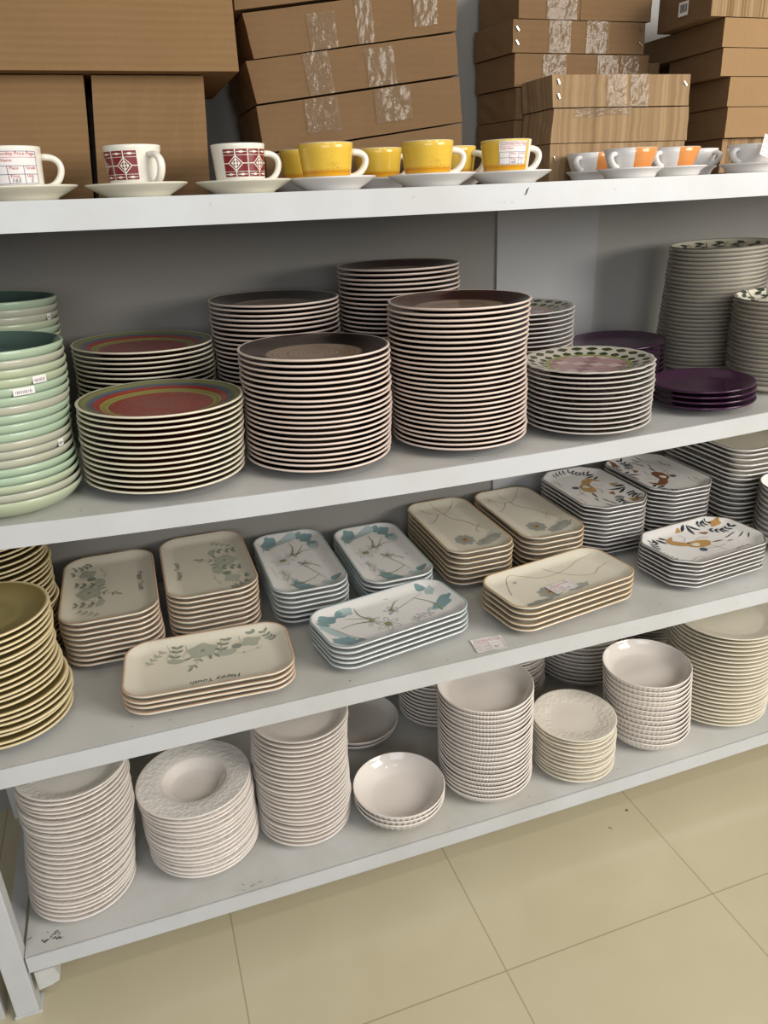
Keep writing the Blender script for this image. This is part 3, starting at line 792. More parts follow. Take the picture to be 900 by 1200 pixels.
# ------------------------------------------------------------------ stickers and tags
def tag_sheet(w, h, lines=4, curl=.004, mats=('paper', 'redink', 'greyink'), head='Commodity Price Page'):
    bm = bmesh.new()
    def f(x, y, e): return (x, y, .0012+curl*((x/w*2)**2*.6+(y/h*2)**2*.3)*(.5+.5*math.sin(9*x/w+2))+e)
    P = Print(bm, f); P.rect(-w/2, -h/2, w/2, h/2, 0, 0, 10, 8)
    P.text(head, w*.092, -w*.42, h*.27, 1, 0, .0004)
    P.text('Trade Name', w*.075, -w*.42, h*.10, 1, 0, .0004)
    P.text('Place   Grade', w*.075, -w*.42, -h*.12, 1, 0, .0004); P.text('Price   Unit', w*.075, -w*.42, -h*.34, 1, 0, .0004)
    for y in (.40, .22, .03, -.18, -.40): P.ribbon([(-w*.45, h*y), (w*.45, h*y)], w*.008, 2, .0003, 6)
    for x in (-.45, .0, .45): P.ribbon([(w*x, -h*.40), (w*x, h*.22)], w*.008, 2, .0003, 6)
    P.ribbon([(w*.12, -h*.32), (w*.15, -h*.20), (w*.17, -h*.34), (w*.22, -h*.22), (w*.26, -h*.33)], w*.01, 2, .0005, 5)
    return mesh('price_tag', bm, mats)
mTag = tag_sheet(.064, .046)
t = obj('price_tag', mTag); t.location = (.572, .030, top_z(1, .572)+.0004); t.rotation_euler = (0, 0, -.10)
tag(t, 'curled white paper price tag lying on shelf beside teal plates', 'price tag')
t = obj('price_tag', tag_sheet(.058, .034), f3[-1]); t.location = (-.016, -.030, .0118); t.rotation_euler = (0, 0, .04); t['label'] = 'paper price tag stuck on the plate'

def side_sticker(o, R, ang, z, w, h):
    bm = bmesh.new()
    def f(u, v, e): a = ang+u/R; return ((R+.0012+e)*math.cos(a), (R+.0012+e)*math.sin(a), z+v)
    P = Print(bm, f); P.rect(-w/2, -h/2, w/2, h/2, 0, 0, 6, 2)
    r = random.Random(1)
    for k in range(12): P.rect(-w*.4+k*w*.066, -h*.30, -w*.4+k*w*.066+w*.025*r.uniform(.5, 1.4), h*.12, 1, .0003, 1, 1)
    s = obj('sticker', mesh('sticker', bm, ['paper', 'greyink']), o); s['label'] = 'small white barcode sticker'
for idx, ang, w in ((14, -PI/2+.78, .022), (13, -PI/2+.55, .030), (6, -PI/2+1.05, .012)):
    o = front_green[idx]; yy = o.matrix_world.to_euler().z
    side_sticker(o, .1095, ang-yy, .026, w, .010)
o = back_green[18]; side_sticker(o, .1095, -PI/2+1.1-o.matrix_world.to_euler().z, .026, .010, .010)

# ------------------------------------------------------------------ cups and saucers
def handle_mesh(r0, z0, r1, z1, reach, rad=.0048, flat=1.25, mk='mugwhite', drop=0):
    """loop from (r0,z0) low to (r1,z1) high, bulging along +x"""
    bm = bmesh.new()
    pts = []
    for i in range(25):
        t = PI*i/24; u = (1-math.cos(t))/2
        rr = r0+(r1-r0)*u+reach*math.sin(t)**.75*(.86+.20*u)
        pts.append((rr, 0, z0+(z1-z0)*(u**.92)))
    tube(bm, pts, rad, 12, 0, flat)
    return mesh('handle', bm, [mk])
def saucer_mesh(R, h=.018, mk='saucer', rf=None):
    rf = rf or R*.62
    return round_mesh('saucer', [(0, .002, 0), (rf-.006, .002, 0), (rf-.004, 0, 0), (rf, 0, 0), (rf+.002, .003, 0), (R*.82, h*.5, 0), (R-.003, h-.0035, 0), (R-.0005, h-.002, 0), (R, h-.001, 0), (R-.0008, h, 0), (R-.003, h-.0006, 0), (R*.80, h*.62, 0), (rf*1.02, .0060, 0), (rf*.96, .005, 0), (0, .005, 0)], [mk])
def cup_body(name, prof_o, wall, mats, segm=None, seg=72):
    """outer profile bottom to top, inner wall follows it"""
    pr = [(0, .0015, 0), (prof_o[0][0]-.004, .0015, 0), (prof_o[0][0]-.002, 0, 0)] + [(r, z, segm or 0) for r, z in prof_o[:-1]] + [(*prof_o[-1], 1)]
    rt, zt = prof_o[-1]
    pr += [(rt-wall*.5, zt+.0008, 1), (rt-wall, zt-.0004, 1)]
    for r, z in reversed(prof_o[1:-1]): pr.append((max(r-wall, .004), max(z, .006), 1))
    pr += [(prof_o[0][0]*.8, .005, 1), (0, .0045, 1)]
    bm = bmesh.new(); lathe(bm, pr, seg); return bm
def put_cup(me, hd, x, y, z, ang, label, group, name='teacup'):
    o = obj(name, me); o.location = (x, y, z); o.rotation_euler = (0, 0, ang)
    tag(o, label, 'cup', group)
    obj('handle', hd, o); return o
def put_saucer(me, x, y, label, group):
    z = top_z(3, x)+.0006
    o = obj('saucer', me); o.location = (x, y, z); tag(o, label, 'saucer', group); return z+.0058

# white mugs with maroon panels
MUG = [(.0335, .001), (.0345, .004), (.0352, .02), (.0365, .04), (.0378, .0555), (.0384, .0585)]
def mug_R(v): return .0346+(.0384-.0346)*min(max(v/.0585, 0), 1)
def cyl(Rf, a0=0):
    def f(u, v, e):
        R = Rf(v)+e; a = a0+u/.036
        return (R*math.cos(a), R*math.sin(a), v)
    return f
def deco_panel(bm, a0):
    """two maroon panels with diamonds and white line work; a0 the centre angle"""
    base_f = cyl(mug_R, a0)
    P = Print(bm, lambda u, v, e: base_f(u, .0165+(v-.0125)*1.0, e)); RD, WH = 2, 0
    for c in (-.0175, .0175):
        P.rect(c-.0165, .0125, c+.0165, .0185, RD, .0003, 8, 2); P.rect(c-.0165, .0195, c+.0165, .0395, RD, .0003, 8, 4); P.rect(c-.0165, .0405, c+.0165, .0475, RD, .0003, 8, 2)
        w = .0011; m_ = .0295
        P.ribbon([(c, .0125), (c, .0475)], .0014, WH, .0006, 10)
        for s in (1, -1):
            P.ribbon([(c-.0165*s, m_), (c-.0095*s, m_)], w, WH, .0006, 4)
            P.ribbon([(c-.0095*s, m_), (c, m_+.0098)], w, WH, .0006, 6); P.ribbon([(c-.0095*s, m_), (c, m_-.0098)], w, WH, .0006, 6)
            for zz in (.0155, .044):
                P.ribbon([(c+s*.004, zz), (c+s*.0125, zz)], lambda u: .0028*math.sin(PI*min(max(u, .05), .95)), WH, .0006, 8)
                P.ribbon([(c+s*.002, zz), (c+s*.0155, zz)], .0008, WH, .0006, 5)
        pts = [(c+.0042*math.cos(k*PI/4), m_+.0046*math.sin(k*PI/4)) for k in range(9)]
        P.ribbon(pts, .0009, WH, .0007, 3)
        for k in range(4): P.blob(c+.0042*math.cos(k*PI/2), m_+.0046*math.sin(k*PI/2), .0017, .0017, WH, 0, .0008, 0, 3, 10)
        P.blob(c, m_, .0019, .0019, WH, 0, .0008, 0, 3, 10)
def mug_mesh(a_list):
    bm = cup_body('mug', MUG, .0032, None)
    for a in a_list: deco_panel(bm, a)
    return mesh('mug', bm, ['mugwhite', 'mugwhite', 'maroon'])
mug_handle = handle_mesh(.0345, .010, .0365, .047, .024, .0043, 1.3)
# price label wrapped round a cup
def label_mesh(Rf, a0, w, h, z0, big=False):
    bm = bmesh.new(); P = Print(bm, cyl(Rf, a0))
    P.rect(-w/2, z0, w/2, z0+h, 0, .0008, 12, 4)
    P.text('Commodity Price Page', w*.098, -w*.46, z0+h*.84, 1, 0, .0012); P.text('Trade Name', w*.085, -w*.46, z0+h*.66, 1, 0, .0012)
    P.text('Place', w*.085, -w*.10, z0+h*.44, 1, 0, .0012); P.text('Grade', w*.085, w*.22, z0+h*.44, 1, 0, .0012)
    P.text('Price', w*.085, -w*.10, z0+h*.21, 1, 0, .0012); P.text('Unit', w*.085, w*.22, z0+h*.21, 1, 0, .0012)
    for v in (.03, .30, .54, .95): P.ribbon([(-w*.48, z0+h*v), (w*.48, z0+h*v)], w*.011, 2, .0011, 10)
    P.ribbon([(-w*.48, z0+h*.78), (w*.48, z0+h*.78)], w*.008, 1, .0011, 10)
    for u in (-.48, -.14, .18, .48): P.ribbon([(w*u, z0+h*.03), (w*u, z0+h*.54)], w*.011, 2, .0011, 5)
    P.ribbon([(w*.48, z0+h*.54), (w*.48, z0+h*.95)], w*.011, 2, .0011, 4)
    P.text('165', w*.13, -w*.11, z0+h*.06, 2, 0, .0012, .3); P.text('5', w*.13, w*.28, z0+h*.06, 2, 0, .0012, .3)
    return mesh('price_label', bm, ['paper', 'redink', 'greyink'])
sa = saucer_mesh(.0735); sb = saucer_mesh(.069)
GS, GM = 'saucers under the cups', 'white mugs with maroon print'
x, y = -.106, .082; z = put_saucer(sa, -.103, y, 'cream saucer under the cropped mug at left edge', GS)
c = put_cup(mug_mesh([-PI/2-2.1]), mug_handle, x, y, z, .10, 'white mug wearing large price label at far left', GM, 'mug')
l = obj('price_label', label_mesh(mug_R, -PI/2+.14-.10, .060, .041, .0135), c); l['label'] = 'white paper price label with red print'
x, y = .047, .085; z = put_saucer(sb, .047, y, 'cream saucer second from left, under maroon-patterned mug', GS)
put_cup(mug_mesh([-PI/2-.60+.72, -PI/2-.60+.72+PI]), mug_handle, x, y, z, -.95, 'maroon-patterned white mug with handle turned towards viewer', GM, 'mug').rotation_euler.z = -.98
x, y = .192, .09; z = put_saucer(sb, .196, y, 'cream saucer third from left, beside yellow cup saucer', GS)
put_cup(mug_mesh([-PI/2+.08, PI/2]), mug_handle, x, y, z, .12, 'maroon-patterned white mug beside the yellow cups', GM, 'mug')

# yellow cups
YC = [(.0275, .001), (.0315, .0035), (.0342, .010), (.0362, .022), (.0382, .038), (.0398, .050), (.0405, .0575)]
def yR(v):
    for (r0, z0), (r1, z1) in zip(YC, YC[1:]):
        if z0 <= v <= z1: return r0+(r1-r0)*(v-z0)/(z1-z0)
    return YC[-1][0]
def yellow_mesh(white_from=None, speck=None):
    def sm(a):
        if white_from is None: return 0
        return 1 if white_from[0] <= (a % (2*PI)) <= white_from[1] else 0
    bm = cup_body('teacup', YC, .003, None, sm, 96)
    if speck is not None:
        P = Print(bm, cyl(yR, speck)); r = random.Random(4)
        for k in range(46):
            P.blob(r.gauss(0, .007), .028+r.gauss(0, .005), r.uniform(.0002, .0005), r.uniform(.0002, .0005), 2, 0, .0004, 0, 3, 6)
    return mesh('teacup', bm, ['yellow', 'mugwhite', 'brownprint'])
y_handle = handle_mesh(.0335, .012, .0385, .046, .026, .0050, 1.25)
ym, yms = yellow_mesh(), yellow_mesh(speck=-PI/2-.1)
yw = yellow_mesh((2*PI-.95, 2*PI))
s1, s2 = saucer_mesh(.066, .0185, 'coolwhite'), saucer_mesh(.0685, .0185, 'coolwhite')
s3 = saucer_mesh(.061, .0185, 'coolwhite')
GY = 'yellow glazed teacups'
def yset(x, y, sx, me, sm_, cl, sl, ang=.05):
    z = put_saucer(sm_, sx, y, sl, GS); return put_cup(me, y_handle, x, y, z, ang, cl, GY)
yset(.320, .085, .327, yms, s1, 'yellow teacup at front, left of the other front yellow cup', 'white saucer under the left front yellow cup')
yset(.481, .085, .488, yms, s2, 'yellow teacup at front, between speckled cup and labelled cup', 'white saucer under the middle front yellow cup')
c = yset(.623, .100, .629, yw, s2, 'yellow and white teacup wearing a square price label', 'white saucer under the yellow cup with price label')
l = obj('price_label', label_mesh(yR, -PI/2-.20, .043, .0335, .0215), c); l['label'] = 'white paper price label with grid'
yset(.322, .228, .318, ym, s3, 'shaded yellow teacup at rear, half hidden by left front cup', 'rear saucer behind the left yellow cup', -.4)
yset(.452, .236, .452, ym, s3, 'shaded yellow teacup at rear, between two front yellow cups', 'rear saucer between the two front yellow cups', .2)
yset(.592, .240, .592, ym, s3, 'shaded yellow teacup at rear, behind the labelled yellow cup', 'rear saucer behind the labelled yellow cup', -.9)

# orange and white cups
OCUP = [(.0250, .001), (.0300, .003), (.0345, .010), (.0385, .020), (.0420, .030), (.0450, .0405)]
def oR(v):
    for (r0, z0), (r1, z1) in zip(OCUP, OCUP[1:]):
        if z0 <= v <= z1: return r0+(r1-r0)*(v-z0)/(z1-z0)
    return OCUP[-1][0]
def orange_mesh(lo, hi):
    bm = cup_body('teacup', OCUP, .003, None, lambda a: 2 if lo <= (a % (2*PI)) <= hi else 0, 96)
    return mesh('teacup', bm, ['coolwhite', 'coolwhite', 'orange'])
o_handle = handle_mesh(.0330, .0125, .0405, .033, .018, .0044, 1.3, 'coolwhite')
om = orange_mesh(PI*.24, PI*.74); s4 = saucer_mesh(.0555, .0165, 'coolwhite', .041); s5 = saucer_mesh(.045, .0165, 'coolwhite', .033)
GO = 'orange and white teacups'
def oset(x, y, ang, cl, sl, me=om, sm_=s4, sx=None):
    z = put_saucer(sm_, x if sx is None else sx, y, sl, GS); return put_cup(me, o_handle, x, y, z, ang, cl, GO)
oset(.866, .110, PI+.35, 'orange and white teacup in front row beside the brown boxes', 'white saucer under the left front orange cup', sx=.868)
oset(.974, .134, PI+.35, 'orange and white teacup, second of the front orange cups', 'white saucer under the second front orange cup', sx=.978)
om2 = orange_mesh(PI*.30, PI*.50)
o6 = oset(1.128, .110, PI+.2, 'white teacup with red base at right edge, holding paper tag', 'white saucer under the right edge cup', orange_mesh(PI*.9, PI*.92))
oset(.872, .238, PI+.5, 'white and orange teacup at rear, behind the left orange cup', 'rear saucer behind the left orange cup', sm_=s5)
oset(.985, .240, PI+1.2, 'white teacup at rear, between the two front orange cups', 'rear saucer between the front orange cups', om2, s5)
oset(1.098, .232, -PI/2+.35, 'white teacup at rear with round handle facing forward', 'rear saucer behind the second orange cup', om2, s5)
t = obj('price_tag', tag_sheet(.036, .034, curl=.002), o6)
t.matrix_local = (Matrix.Translation(o6.location) @ Matrix.Rotation(PI+.2, 4, 'Z')).inverted() @ (Matrix.Translation((1.108, .052, o6.location.z+.033)) @ Matrix.Rotation(.30, 4, 'Y') @ Matrix.Rotation(PI/2-.12, 4, 'X'))
t['label'] = 'folded paper price tag standing against the cup'
bm = bmesh.new(); P = Print(bm, cyl(oR, PI*.5)); P.rect(-.05, .002, .05, .0065, 0, .0005, 30, 2)
b = obj('red_band', mesh('red_band', bm, ['redink']), o6)

# ------------------------------------------------------------------ cardboard boxes
def carton(label, quad, y0, y1, mk='box_dull', group='cardboard boxes on the top shelf', end=None, tapes=(), staples=(), crumple=.0015, flap=None, back=None, pale=True):
    """quad: front corners TL, TR, BR, BL as (x, z); tapes: (u0, u1, v0, v1) on the front face"""
    TL, TR, BR, BL = [Vector(q) for q in quad]
    org = Vector(((BL.x+BR.x)/2, (y0+y1)/2, min(BL.y, BR.y)))
    rs = random.Random(label)
    def P(u, v, d):  # u across, v up, d depth 0..1
        p = (BL.lerp(BR, u)).lerp(TL.lerp(TR, u), v)
        sh = back if back else (0, 0)
        return Vector((p.x+sh[0]*d-org.x, y0+(y1-y0)*d-org.y, p.y+sh[1]*d-org.z))
    bm = bmesh.new(); nu, nv, nd = 8, 3, 4; cache = {}
    def V(i, j, k):
        key = (i, j, k)
        if key not in cache:
            p = P(i/nu, j/nv, k/nd)
            e = (i in (0, nu))+(j in (0, nv))+(k in (0, nd))
            a = crumple*(.25 if e >= 2 else .6)
            p += Vector((rs.uniform(-a, a), rs.uniform(-a, a), (1 if j == 0 else -1)*rs.uniform(0, a)*.6 if j in (0, nv) else rs.uniform(-a, a)*.5))
            cache[key] = bm.verts.new(p)
        return cache[key]
    def quadf(a, b, c, d, m_): bm.faces.new((a, b, c, d)).material_index = m_
    for i in range(nu):
        for j in range(nv):
            quadf(V(i, j, 0), V(i+1, j, 0), V(i+1, j+1, 0), V(i, j+1, 0), 0); quadf(V(i, j, nd), V(i, j+1, nd), V(i+1, j+1, nd), V(i+1, j, nd), 0)
        for k in range(nd):
            quadf(V(i, 0, k), V(i, 0, k+1), V(i+1, 0, k+1), V(i+1, 0, k), 0); quadf(V(i, nv, k), V(i+1, nv, k), V(i+1, nv, k+1), V(i, nv, k+1), 0)
    for j in range(nv):
        for k in range(nd):
            quadf(V(0, j, k), V(0, j+1, k), V(0, j+1, k+1), V(0, j, k+1), 1); quadf(V(nu, j, k), V(nu, j, k+1), V(nu, j+1, k+1), V(nu, j+1, k), 1)
    sharp = [e for e in bm.edges if len(e.link_faces) == 2 and e.calc_face_angle(0) > .9]
    r = bmesh.ops.bevel(bm, geom=sharp, offset=.0016, segments=2, affect='EDGES')
    for f in r['faces']: f.material_index = 2 if pale and rs.random() < .75 else 0
    o = obj('cardboard_box', mesh('cardboard_box', bm, [mk, end or mk, 'kraft_edge' if pale else mk], False)); o.location = org
    tag(o, label, 'box', group)
    def strip(nm, u0, u1, v0, v1, mk_, off=.0012, n=6, bumpy=0):
        b2 = bmesh.new(); g = []
        for j in range(n+1):
            row = []
            for i in range(n+1):
                p = P(u0+(u1-u0)*i/n, v0+(v1-v0)*j/n, 0); p.y -= off+(rs.uniform(0, bumpy))
                row.append(b2.verts.new(p))
            g.append(row)
        for j in range(n):
            for i in range(n): b2.faces.new((g[j][i], g[j][i+1], g[j+1][i+1], g[j+1][i]))
        obj(nm, mesh(nm, b2, [mk_], False), o)
    for q in tapes: strip('tape', *q, 'tape', .0020, 7, .0012)
    for u, v, a in staples:
        b2 = bmesh.new(); box(b2, -.0045, .0045, -.0008, .0008, -.0011, .0011)
        s = obj('staple', mesh('staple', b2, ['staple'], False), o); p = P(u, v, 0); s.location = (p.x, p.y-.0022, p.z); s.rotation_euler = (0, a, 0)
    if flap:
        for u in flap: strip('flap_seam', u-.004, u+.004, .0, 1, 'box_end', .0011, 2)
    return o
z4 = lambda x: top_z(3, x)+.0022
# large cartons on the left
zt = 1.5335
carton('upright brown carton at far left under the biggest box', [(-.290, zt), (.001, zt), (-.014, z4(0)), (-.300, z4(-.2))], .172, .42, 'box', crumple=.002)
carton('upright brown carton behind the handle-forward maroon mug', [(.0115, zt), (.166, zt), (.157, z4(.1)), (-.0065, z4(0))], .172, .42, 'box', crumple=.002)
carton('biggest brown carton resting across the two upright cartons', [(-.60, 1.93), (.214, 1.93), (.214, zt+.0012), (-.60, zt+.0012)], .143, .46, 'box', crumple=.002)
# leaning stack of flat cartons
def lean(q): return q
TY0, TY1 = .312, .52
carton('lowest carton of the tilted stack, behind the yellow cups', [(.274, 1.434), (.642, 1.478), (.642, z4(.64)), (.274, z4(.27))], TY0, TY1, 'box_dull')
carton('second carton from bottom of the tilted stack, wide clear tape', [(.266, 1.508), (.637, 1.5525), (.643, 1.4805), (.272, 1.4365)], TY0, TY1, 'box_dull', tapes=((.22, .38, .25, .98), (.56, .74, .25, .98)), crumple=.003)
carton('third carton from bottom of the tilted stack, crumpled tape', [(.256, 1.573), (.630, 1.6195), (.636, 1.5555), (.268, 1.5110)], TY0, TY1, 'box_dull', tapes=((.25, .37, 0, 1), (.54, .68, 0, .9)), crumple=.003)
carton('fourth carton from bottom of the tilted stack, patched with tape', [(.258, 1.640), (.632, 1.690), (.632, 1.6225), (.270, 1.5760)], TY0, TY1, 'box_dull', tapes=((.27, .40, 0, .8), (.50, .58, 0, 1), (.78, .9, .2, 1)), crumple=.003)
carton('topmost carton of the tilted stack, cropped by photo top', [(.248, 1.715), (.615, 1.760), (.622, 1.6925), (.246, 1.6425)], TY0-.004, TY1, 'box_dull', crumple=.003)
# flat cartons behind, right of the gap
AY0, AY1 = .408, .555
GA = 'flat cartons stacked at the rear'
lv = [z4(.9), 1.4365, 1.4905, 1.5480, 1.6065, 1.6630, 1.735]
off = [(.797, 1.09), (.800, 1.098), (.803, 1.102), (.798, 1.106), (.793, 1.092), (.804, 1.103)]
nm = ['lowest', 'second from bottom', 'third from bottom', 'fourth from bottom', 'second from top', 'topmost']
ex = ['', '', '', ' with shiny clear tape', ' with metal staples', ' with taped seam']
for i in range(6):
    a, b_ = off[i]
    carton(f'flat brown carton{ex[i]}, {nm[i]} in the rear stack', [(a, lv[i+1]-.0012), (b_, lv[i+1]-.0012), (b_, lv[i]), (a, lv[i])], AY0, AY1, 'box_dull', GA,
           tapes=[(), (), (), ((.2, .37, .1, .97), (.60, .76, .1, .97), (.78, .92, .1, .97)), ((.26, .42, 0, 1), (.54, .70, 0, 1)), ((.2, .42, 0, .9),)][i],
           staples=[(), (), (), (), ((.03, .72, .9), (.03, .30, .9), (.965, .78, .6), (.965, .32, .6)), ()][i], flap=[None, None, None, None, (.71,), (.45,)][i], crumple=.0025, back=(-.012, .003))
# two pale cartons in front of them
GB = 'streaked cartons in front of the rear stack'
BY0, BY1 = .286, .402
carton('lowest streaked carton behind the orange cups', [(.813, 1.4385), (1.118, 1.4385), (1.118, z4(1.)), (.813, z4(.9))], BY0, BY1, 'box_v', GB, staples=((.03, .6, 1.2),), crumple=.0025)
carton('middle streaked carton with crumpled tape, above orange cups', [(.817, 1.4975), (1.120, 1.4995), (1.122, 1.4395), (.813, 1.4395)], BY0, BY1, 'box_v', GB, tapes=((.15, .35, .75, 1), (.3, .55, .8, 1)), crumple=.0025)
carton('upper streaked carton with staples at both ends', [(.811, 1.5530), (1.116, 1.5550), (1.118, 1.5010), (.815, 1.4990)], BY0, BY1, 'box_v', GB, tapes=((.38, .52, .0, 1), (.55, .68, 0, 1)), staples=((.04, .78, 1.1), (.04, .35, 1.1), (.96, .7, .8)), crumple=.0025)
# right-hand stack: lit fronts and shaded long sides put into the cardboard colours
GC = 'cartons stacked at the right edge'
cx = [(1.190, 1.46), (1.183, 1.47), (1.180, 1.47), (1.156, 1.45), (1.152, 1.46), (1.118, 1.45)]
cz = [z4(1.3), 1.4400, 1.4950, 1.5470, 1.5950, 1.6440, 1.71]
cm = ['box_end', 'box_lit', 'box_lit', 'box_lit', 'box_lit', 'box_end']
cn = ['lowest', 'second from bottom', 'third from bottom', 'third from top', 'second from top', 'topmost']
cy = [(.262, .55), (.250, .54), (.250, .54), (.250, .42), (.250, .56), (.250, .42)]
cl = ['with corrugated end', 'with shaded long side', 'with shaded long side', 'set forward', 'with bright end', 'with barcode label']
for i in range(6):
    a, b_ = cx[i]
    o = carton(f'brown carton {cl[i]}, {cn[i]} in the right edge stack', [(a, cz[i+1]-.0012), (b_, cz[i+1]-.0012), (b_, cz[i]), (a, cz[i])], *cy[i], cm[i], GC, 'box_dull', crumple=.0015, back=(.012, 0))
    if i == 5:
        b2 = bmesh.new(); Pr = Print(b2, lambda u, v, e: (-.0025-e, u, v)); Pr.rect(-.014, -.012, .014, .012, 0, 0, 2, 2)
        r = random.Random(2)
        for k in range(12): Pr.rect(-.010+k*.0017, -.006, -.010+k*.0017+r.uniform(.0005, .0012), .008, 1, .0003, 1, 1)
        s = obj('barcode_label', mesh('barcode_label', b2, ['paper', 'nearblack'], False), o)
        s.location = (a+.002-o.location.x+.005, .335-o.location.y, 1.672-o.location.z); s['label'] = 'small white barcode label'
carton('dark small carton behind the right edge stack', [(1.105, 1.595), (1.150, 1.595), (1.150, 1.5480), (1.105, 1.5480)], .43, .556, 'box_dull', GC)
carton('shaded carton under the small one behind the right edge stack', [(1.110, 1.5468), (1.152, 1.5468), (1.152, z4(1.1)), (1.110, z4(1.1))], .425, .556, 'box_dull', GC)

# ------------------------------------------------------------------ the display rack
rack = obj('display_rack', None); rack.location = (0, 0, 0)
tag(rack, 'long white painted steel shelving rack with four loaded shelves', 'shelf')
def shelf_strip(y0, y1, zt, zb, s, x0, x1, mk, nm, parent, seg=44, cut=None):
    bm = bmesh.new(); rows = []
    for i in range(seg+1):
        x = x0+(x1-x0)*i/seg; dz = SAG[s]*(sag_x(x)-.55)**2
        rows.append([bm.verts.new((x, y, z+dz)) for y, z in ((y0, zb), (y1, zb), (y1, zt), (y0, zt))])
    for A, B in zip(rows, rows[1:]):
        for k in range(4): bm.faces.new((A[k], B[k], B[(k+1) % 4], A[(k+1) % 4]))
    bm.faces.new(rows[0]); bm.faces.new(list(reversed(rows[-1])))
    bmesh.ops.recalc_face_normals(bm, faces=bm.faces)
    return bm
TH = [.035, .0365, .035, .0367]
for s in range(4):
    bm = shelf_strip(.0018, .560, Z[s], Z[s]-.012, s, XL, XR, 'board', 'shelf_board', rack)
    P = Print(bm, lambda u, v, e, s=s: (u, v, top_z(s, u)+e))
    r = random.Random(s+20)
    if s == 0:
        for k in range(16): P.blob(r.gauss(-.312, .012), .030+r.gauss(0, .008), r.uniform(.001, .006), r.uniform(.0006, .0022), 1, r.uniform(0, .6), .0003, .3, 4, 14, r.random()*6)
        for k in range(14): P.blob(r.uniform(.02, .12), .012+r.gauss(0, .004), r.uniform(.001, .004), r.uniform(.0006, .002), 2, 0, .0003, .3, 3, 10)
        for k in range(8): P.blob(1.17+r.gauss(0, .03), .03+r.gauss(0, .012), r.uniform(.001, .006), .0012, 2, r.uniform(-.5, .5), .0003, .3, 3, 10)
    for k in range(16): P.blob(r.uniform(-.3, 1.3), r.uniform(.006, .035), r.uniform(.0008, .002), r.uniform(.0006, .0014), 1 if r.random() < .4 else 2, 0, .0003, .2, 3, 8)
    bd = obj('shelf_board', mesh('shelf_board', bm, ['board', 'scuff', 'grimy'], False), rack)
    bm = shelf_strip(-.0030, -.0002, Z[s]+.0004, Z[s]-TH[s], s, XL+.0015, XR, 'steel', 'front_lip', rack)
    P = Print(bm, lambda u, v, e, s=s: (u, -.0032-e, top_z(s, u)-v))
    for k in range(8): P.blob(r.uniform(-.2, 1.2), r.uniform(.004, .03), r.uniform(.001, .003), r.uniform(.0006, .0015), 1, r.uniform(0, 3), .0002, .3, 3, 10)
    if s == 3: P.blob(.606, .012, .0012, .006, 2, .5, .0003, .3, 4, 14)
    obj('front_lip', mesh('front_lip', bm, ['steel', 'grimy', 'scuff'], False), bd)
    # back flange that carries the board
    bm = shelf_strip(.548, .5595, Z[s]-.012, Z[s]-TH[s], s, XL, XR, 'steel', 'rear_rail', rack)
    obj('rear_rail', mesh('rear_rail', bm, ['steel'], False), bd)
def post(x0, x1, y0, y1, z1=1.41):
    bm = bmesh.new(); box(bm, x0, x1, y0, y1, .0055, z1, 0, .0012)
    p = obj('upright_post', mesh('upright_post', bm, ['steel'], False), rack)
    b2 = bmesh.new(); box(b2, x0-.003, x1+.006, y0-.002, y1+.004, 0, .006, 0, .001)
    obj('foot_plate', mesh('foot_plate', b2, ['grimy'], False), p)
post(-.392, -.3535, -.006, .026); post(-.392, -.3535, .534, .566); post(2.003, 2.04, -.006, .026); post(2.003, 2.04, .534, .566)
for s in range(4):
    dz = SAG[s]*(-.37-.55)**2
    bm = bmesh.new(); box(bm, -.388, -.358, .026, .534, Z[s]+dz-.03, Z[s]+dz-.001)
    obj('side_beam', mesh('side_beam', bm, ['steel'], False), rack)
# corner bracket under the bottom shelf
bm = bmesh.new()
vs = [(-.345, .092), (-.312, .092), (-.306, .066), (-.309, .056), (-.322, .050), (-.345, .046)]
fr = [bm.verts.new((x, .001, z)) for x, z in vs]; bk = [bm.verts.new((x, .028, z)) for x, z in vs]
bm.faces.new(fr); bm.faces.new(list(reversed(bk)))
for i in range(6): bm.faces.new((fr[i], bk[i], bk[(i+1) % 6], fr[(i+1) % 6]))
bmesh.ops.recalc_face_normals(bm, faces=bm.faces)
obj('corner_bracket', mesh('corner_bracket', bm, ['grimy'], False), rack)
# the neighbouring rack that begins at the left frame edge
nb = obj('display_rack', None); nb.location = (-1.0, 0, 0); tag(nb, 'neighbouring white steel rack cropped at bottom left corner', 'shelf')
for s in range(4):
    dz = SAG[s]*(.92)**2
    zz = Z[s]+dz-(.030 if s == 0 else .004)
    bd = nb
    if s:
        bm = bmesh.new(); box(bm, -.90, .590, .004, .56, zz-.012, zz, 0); bd = obj('shelf_board', mesh('shelf_board', bm, ['board'], False), nb)
    bm = bmesh.new(); box(bm, -.90, .590, 0, .003, zz-.036, zz+.0005, 0); obj('front_lip', mesh('front_lip', bm, ['grimy'], False), bd)
for xx in (-.94,):
    for y0 in (-.006, .534):
        bm = bmesh.new(); box(bm, xx, xx+.038, y0, y0+.032, 0, 1.41, 0, .0012); obj('upright_post', mesh('upright_post', bm, ['steel'], False), nb)
bm = bmesh.new(); box(bm, .552, .588, .003, .034, 0, .082, 0, .001); obj('foot', mesh('foot', bm, ['grimy'], False), nb)
for y0 in (.53,):
    bm = bmesh.new(); box(bm, .552, .588, y0, y0+.03, 0, 1.41, 0, .001); obj('upright_post', mesh('upright_post', bm, ['steel'], False), nb)

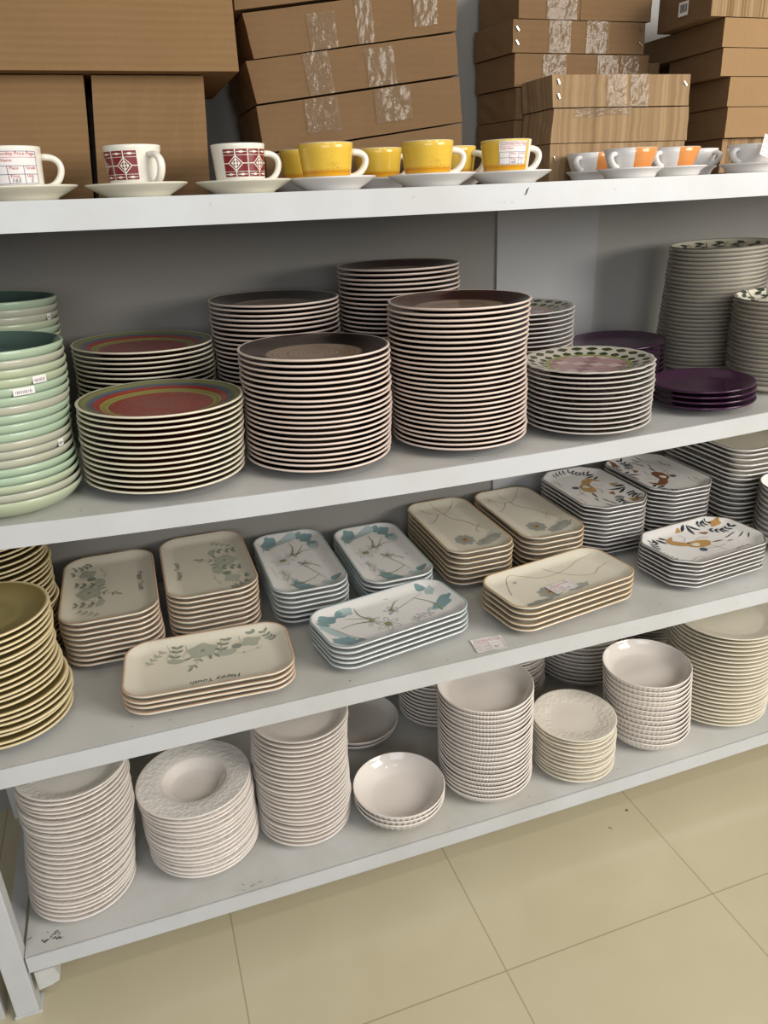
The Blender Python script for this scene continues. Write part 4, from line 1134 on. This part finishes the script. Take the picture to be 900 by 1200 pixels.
# small crumb on a bowl, and dirt specks on the floor are part of the surfaces
# ------------------------------------------------------------------ the room
def struct(nm, bm, mk):
    o = obj(nm, mesh(nm, bm, [mk] if isinstance(mk, str) else mk, False)); o['kind'] = 'structure'; return o
bm = bmesh.new(); box(bm, -3.2, 4.2, -4.2, WALL_Y+.1, -.06, 0)
P = Print(bm, lambda u, v, e: (u, v, e))
for x, y, rx, ry in ((.935, .02, .004, .003), (.868, -.012, .0012, .005)): P.blob(x, y, rx, ry, 1, .5, .0004, .2, 3, 12)
struct('floor', bm, ['floor', 'brownprint'])
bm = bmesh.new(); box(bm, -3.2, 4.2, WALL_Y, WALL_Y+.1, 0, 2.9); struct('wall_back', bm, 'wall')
bm = bmesh.new(); box(bm, .846, 1.116, WALL_Y-.007, WALL_Y, 0, 2.9); struct('trim_1', bm, 'pillar')

# ------------------------------------------------------------------ light
def area(name, loc, target, sx, sy, power, col):
    l = bpy.data.lights.new(name, 'AREA'); l.shape = 'RECTANGLE'; l.size = sx; l.size_y = sy; l.energy = power; l.color = col
    o = bpy.data.objects.new(name, l); COL.objects.link(o); o.location = loc
    o.rotation_euler = (Vector(target)-Vector(loc)).to_track_quat('-Z', 'Y').to_euler(); return o
area('window_light', (2.7, -2.5, 2.15), (.5, .1, .85), 1.7, 1.6, 125, (1, .965, .90))
area('front_window_light', (-.6, -3.4, 1.9), (.4, .2, .8), 2.2, 1.6, 44, (.88, .94, 1))
for x, y in ((.1, -1.3), (.35, -1.35), (.9, -1.2), (1.15, -1.25)):
    l = bpy.data.lights.new('ceiling_spot', 'AREA'); l.shape = 'DISK'; l.size = .10; l.energy = 2.2; l.color = (1, .97, .92)
    o = bpy.data.objects.new('ceiling_spot', l); COL.objects.link(o); o.location = (x, y, 2.75)
w = bpy.data.worlds.new('room_air'); bpy.context.scene.world = w; w.use_nodes = True
w.node_tree.nodes['Background'].inputs[0].default_value = (.96, .97, 1, 1)
w.node_tree.nodes['Background'].inputs[1].default_value = .20

# ------------------------------------------------------------------ camera
cam = bpy.data.cameras.new('camera'); co = bpy.data.objects.new('camera', cam); COL.objects.link(co)
f_px, pitch, yaw, roll = 880.2126, .3981, .3147, -.0437
cyw, syw, cp, sp = math.cos(yaw), math.sin(yaw), math.cos(pitch), math.sin(pitch)
fw = Vector((syw*cp, cyw*cp, -sp)); rt = Vector((cyw, -syw, 0)); up = rt.cross(fw)
r2 = math.cos(roll)*rt+math.sin(roll)*up; u2 = -math.sin(roll)*rt+math.cos(roll)*up
mm = Matrix((r2, u2, -fw)).transposed().to_4x4(); mm.translation = Vector((0, -1.1, 1.3613))
co.matrix_world = mm
cam.sensor_fit = 'HORIZONTAL'; cam.sensor_width = 36; cam.lens = f_px/900*36; cam.clip_start = .02
sc = bpy.context.scene; sc.camera = co
sc.view_settings.view_transform = 'Standard'; sc.view_settings.look = 'None'; sc.view_settings.exposure = 0
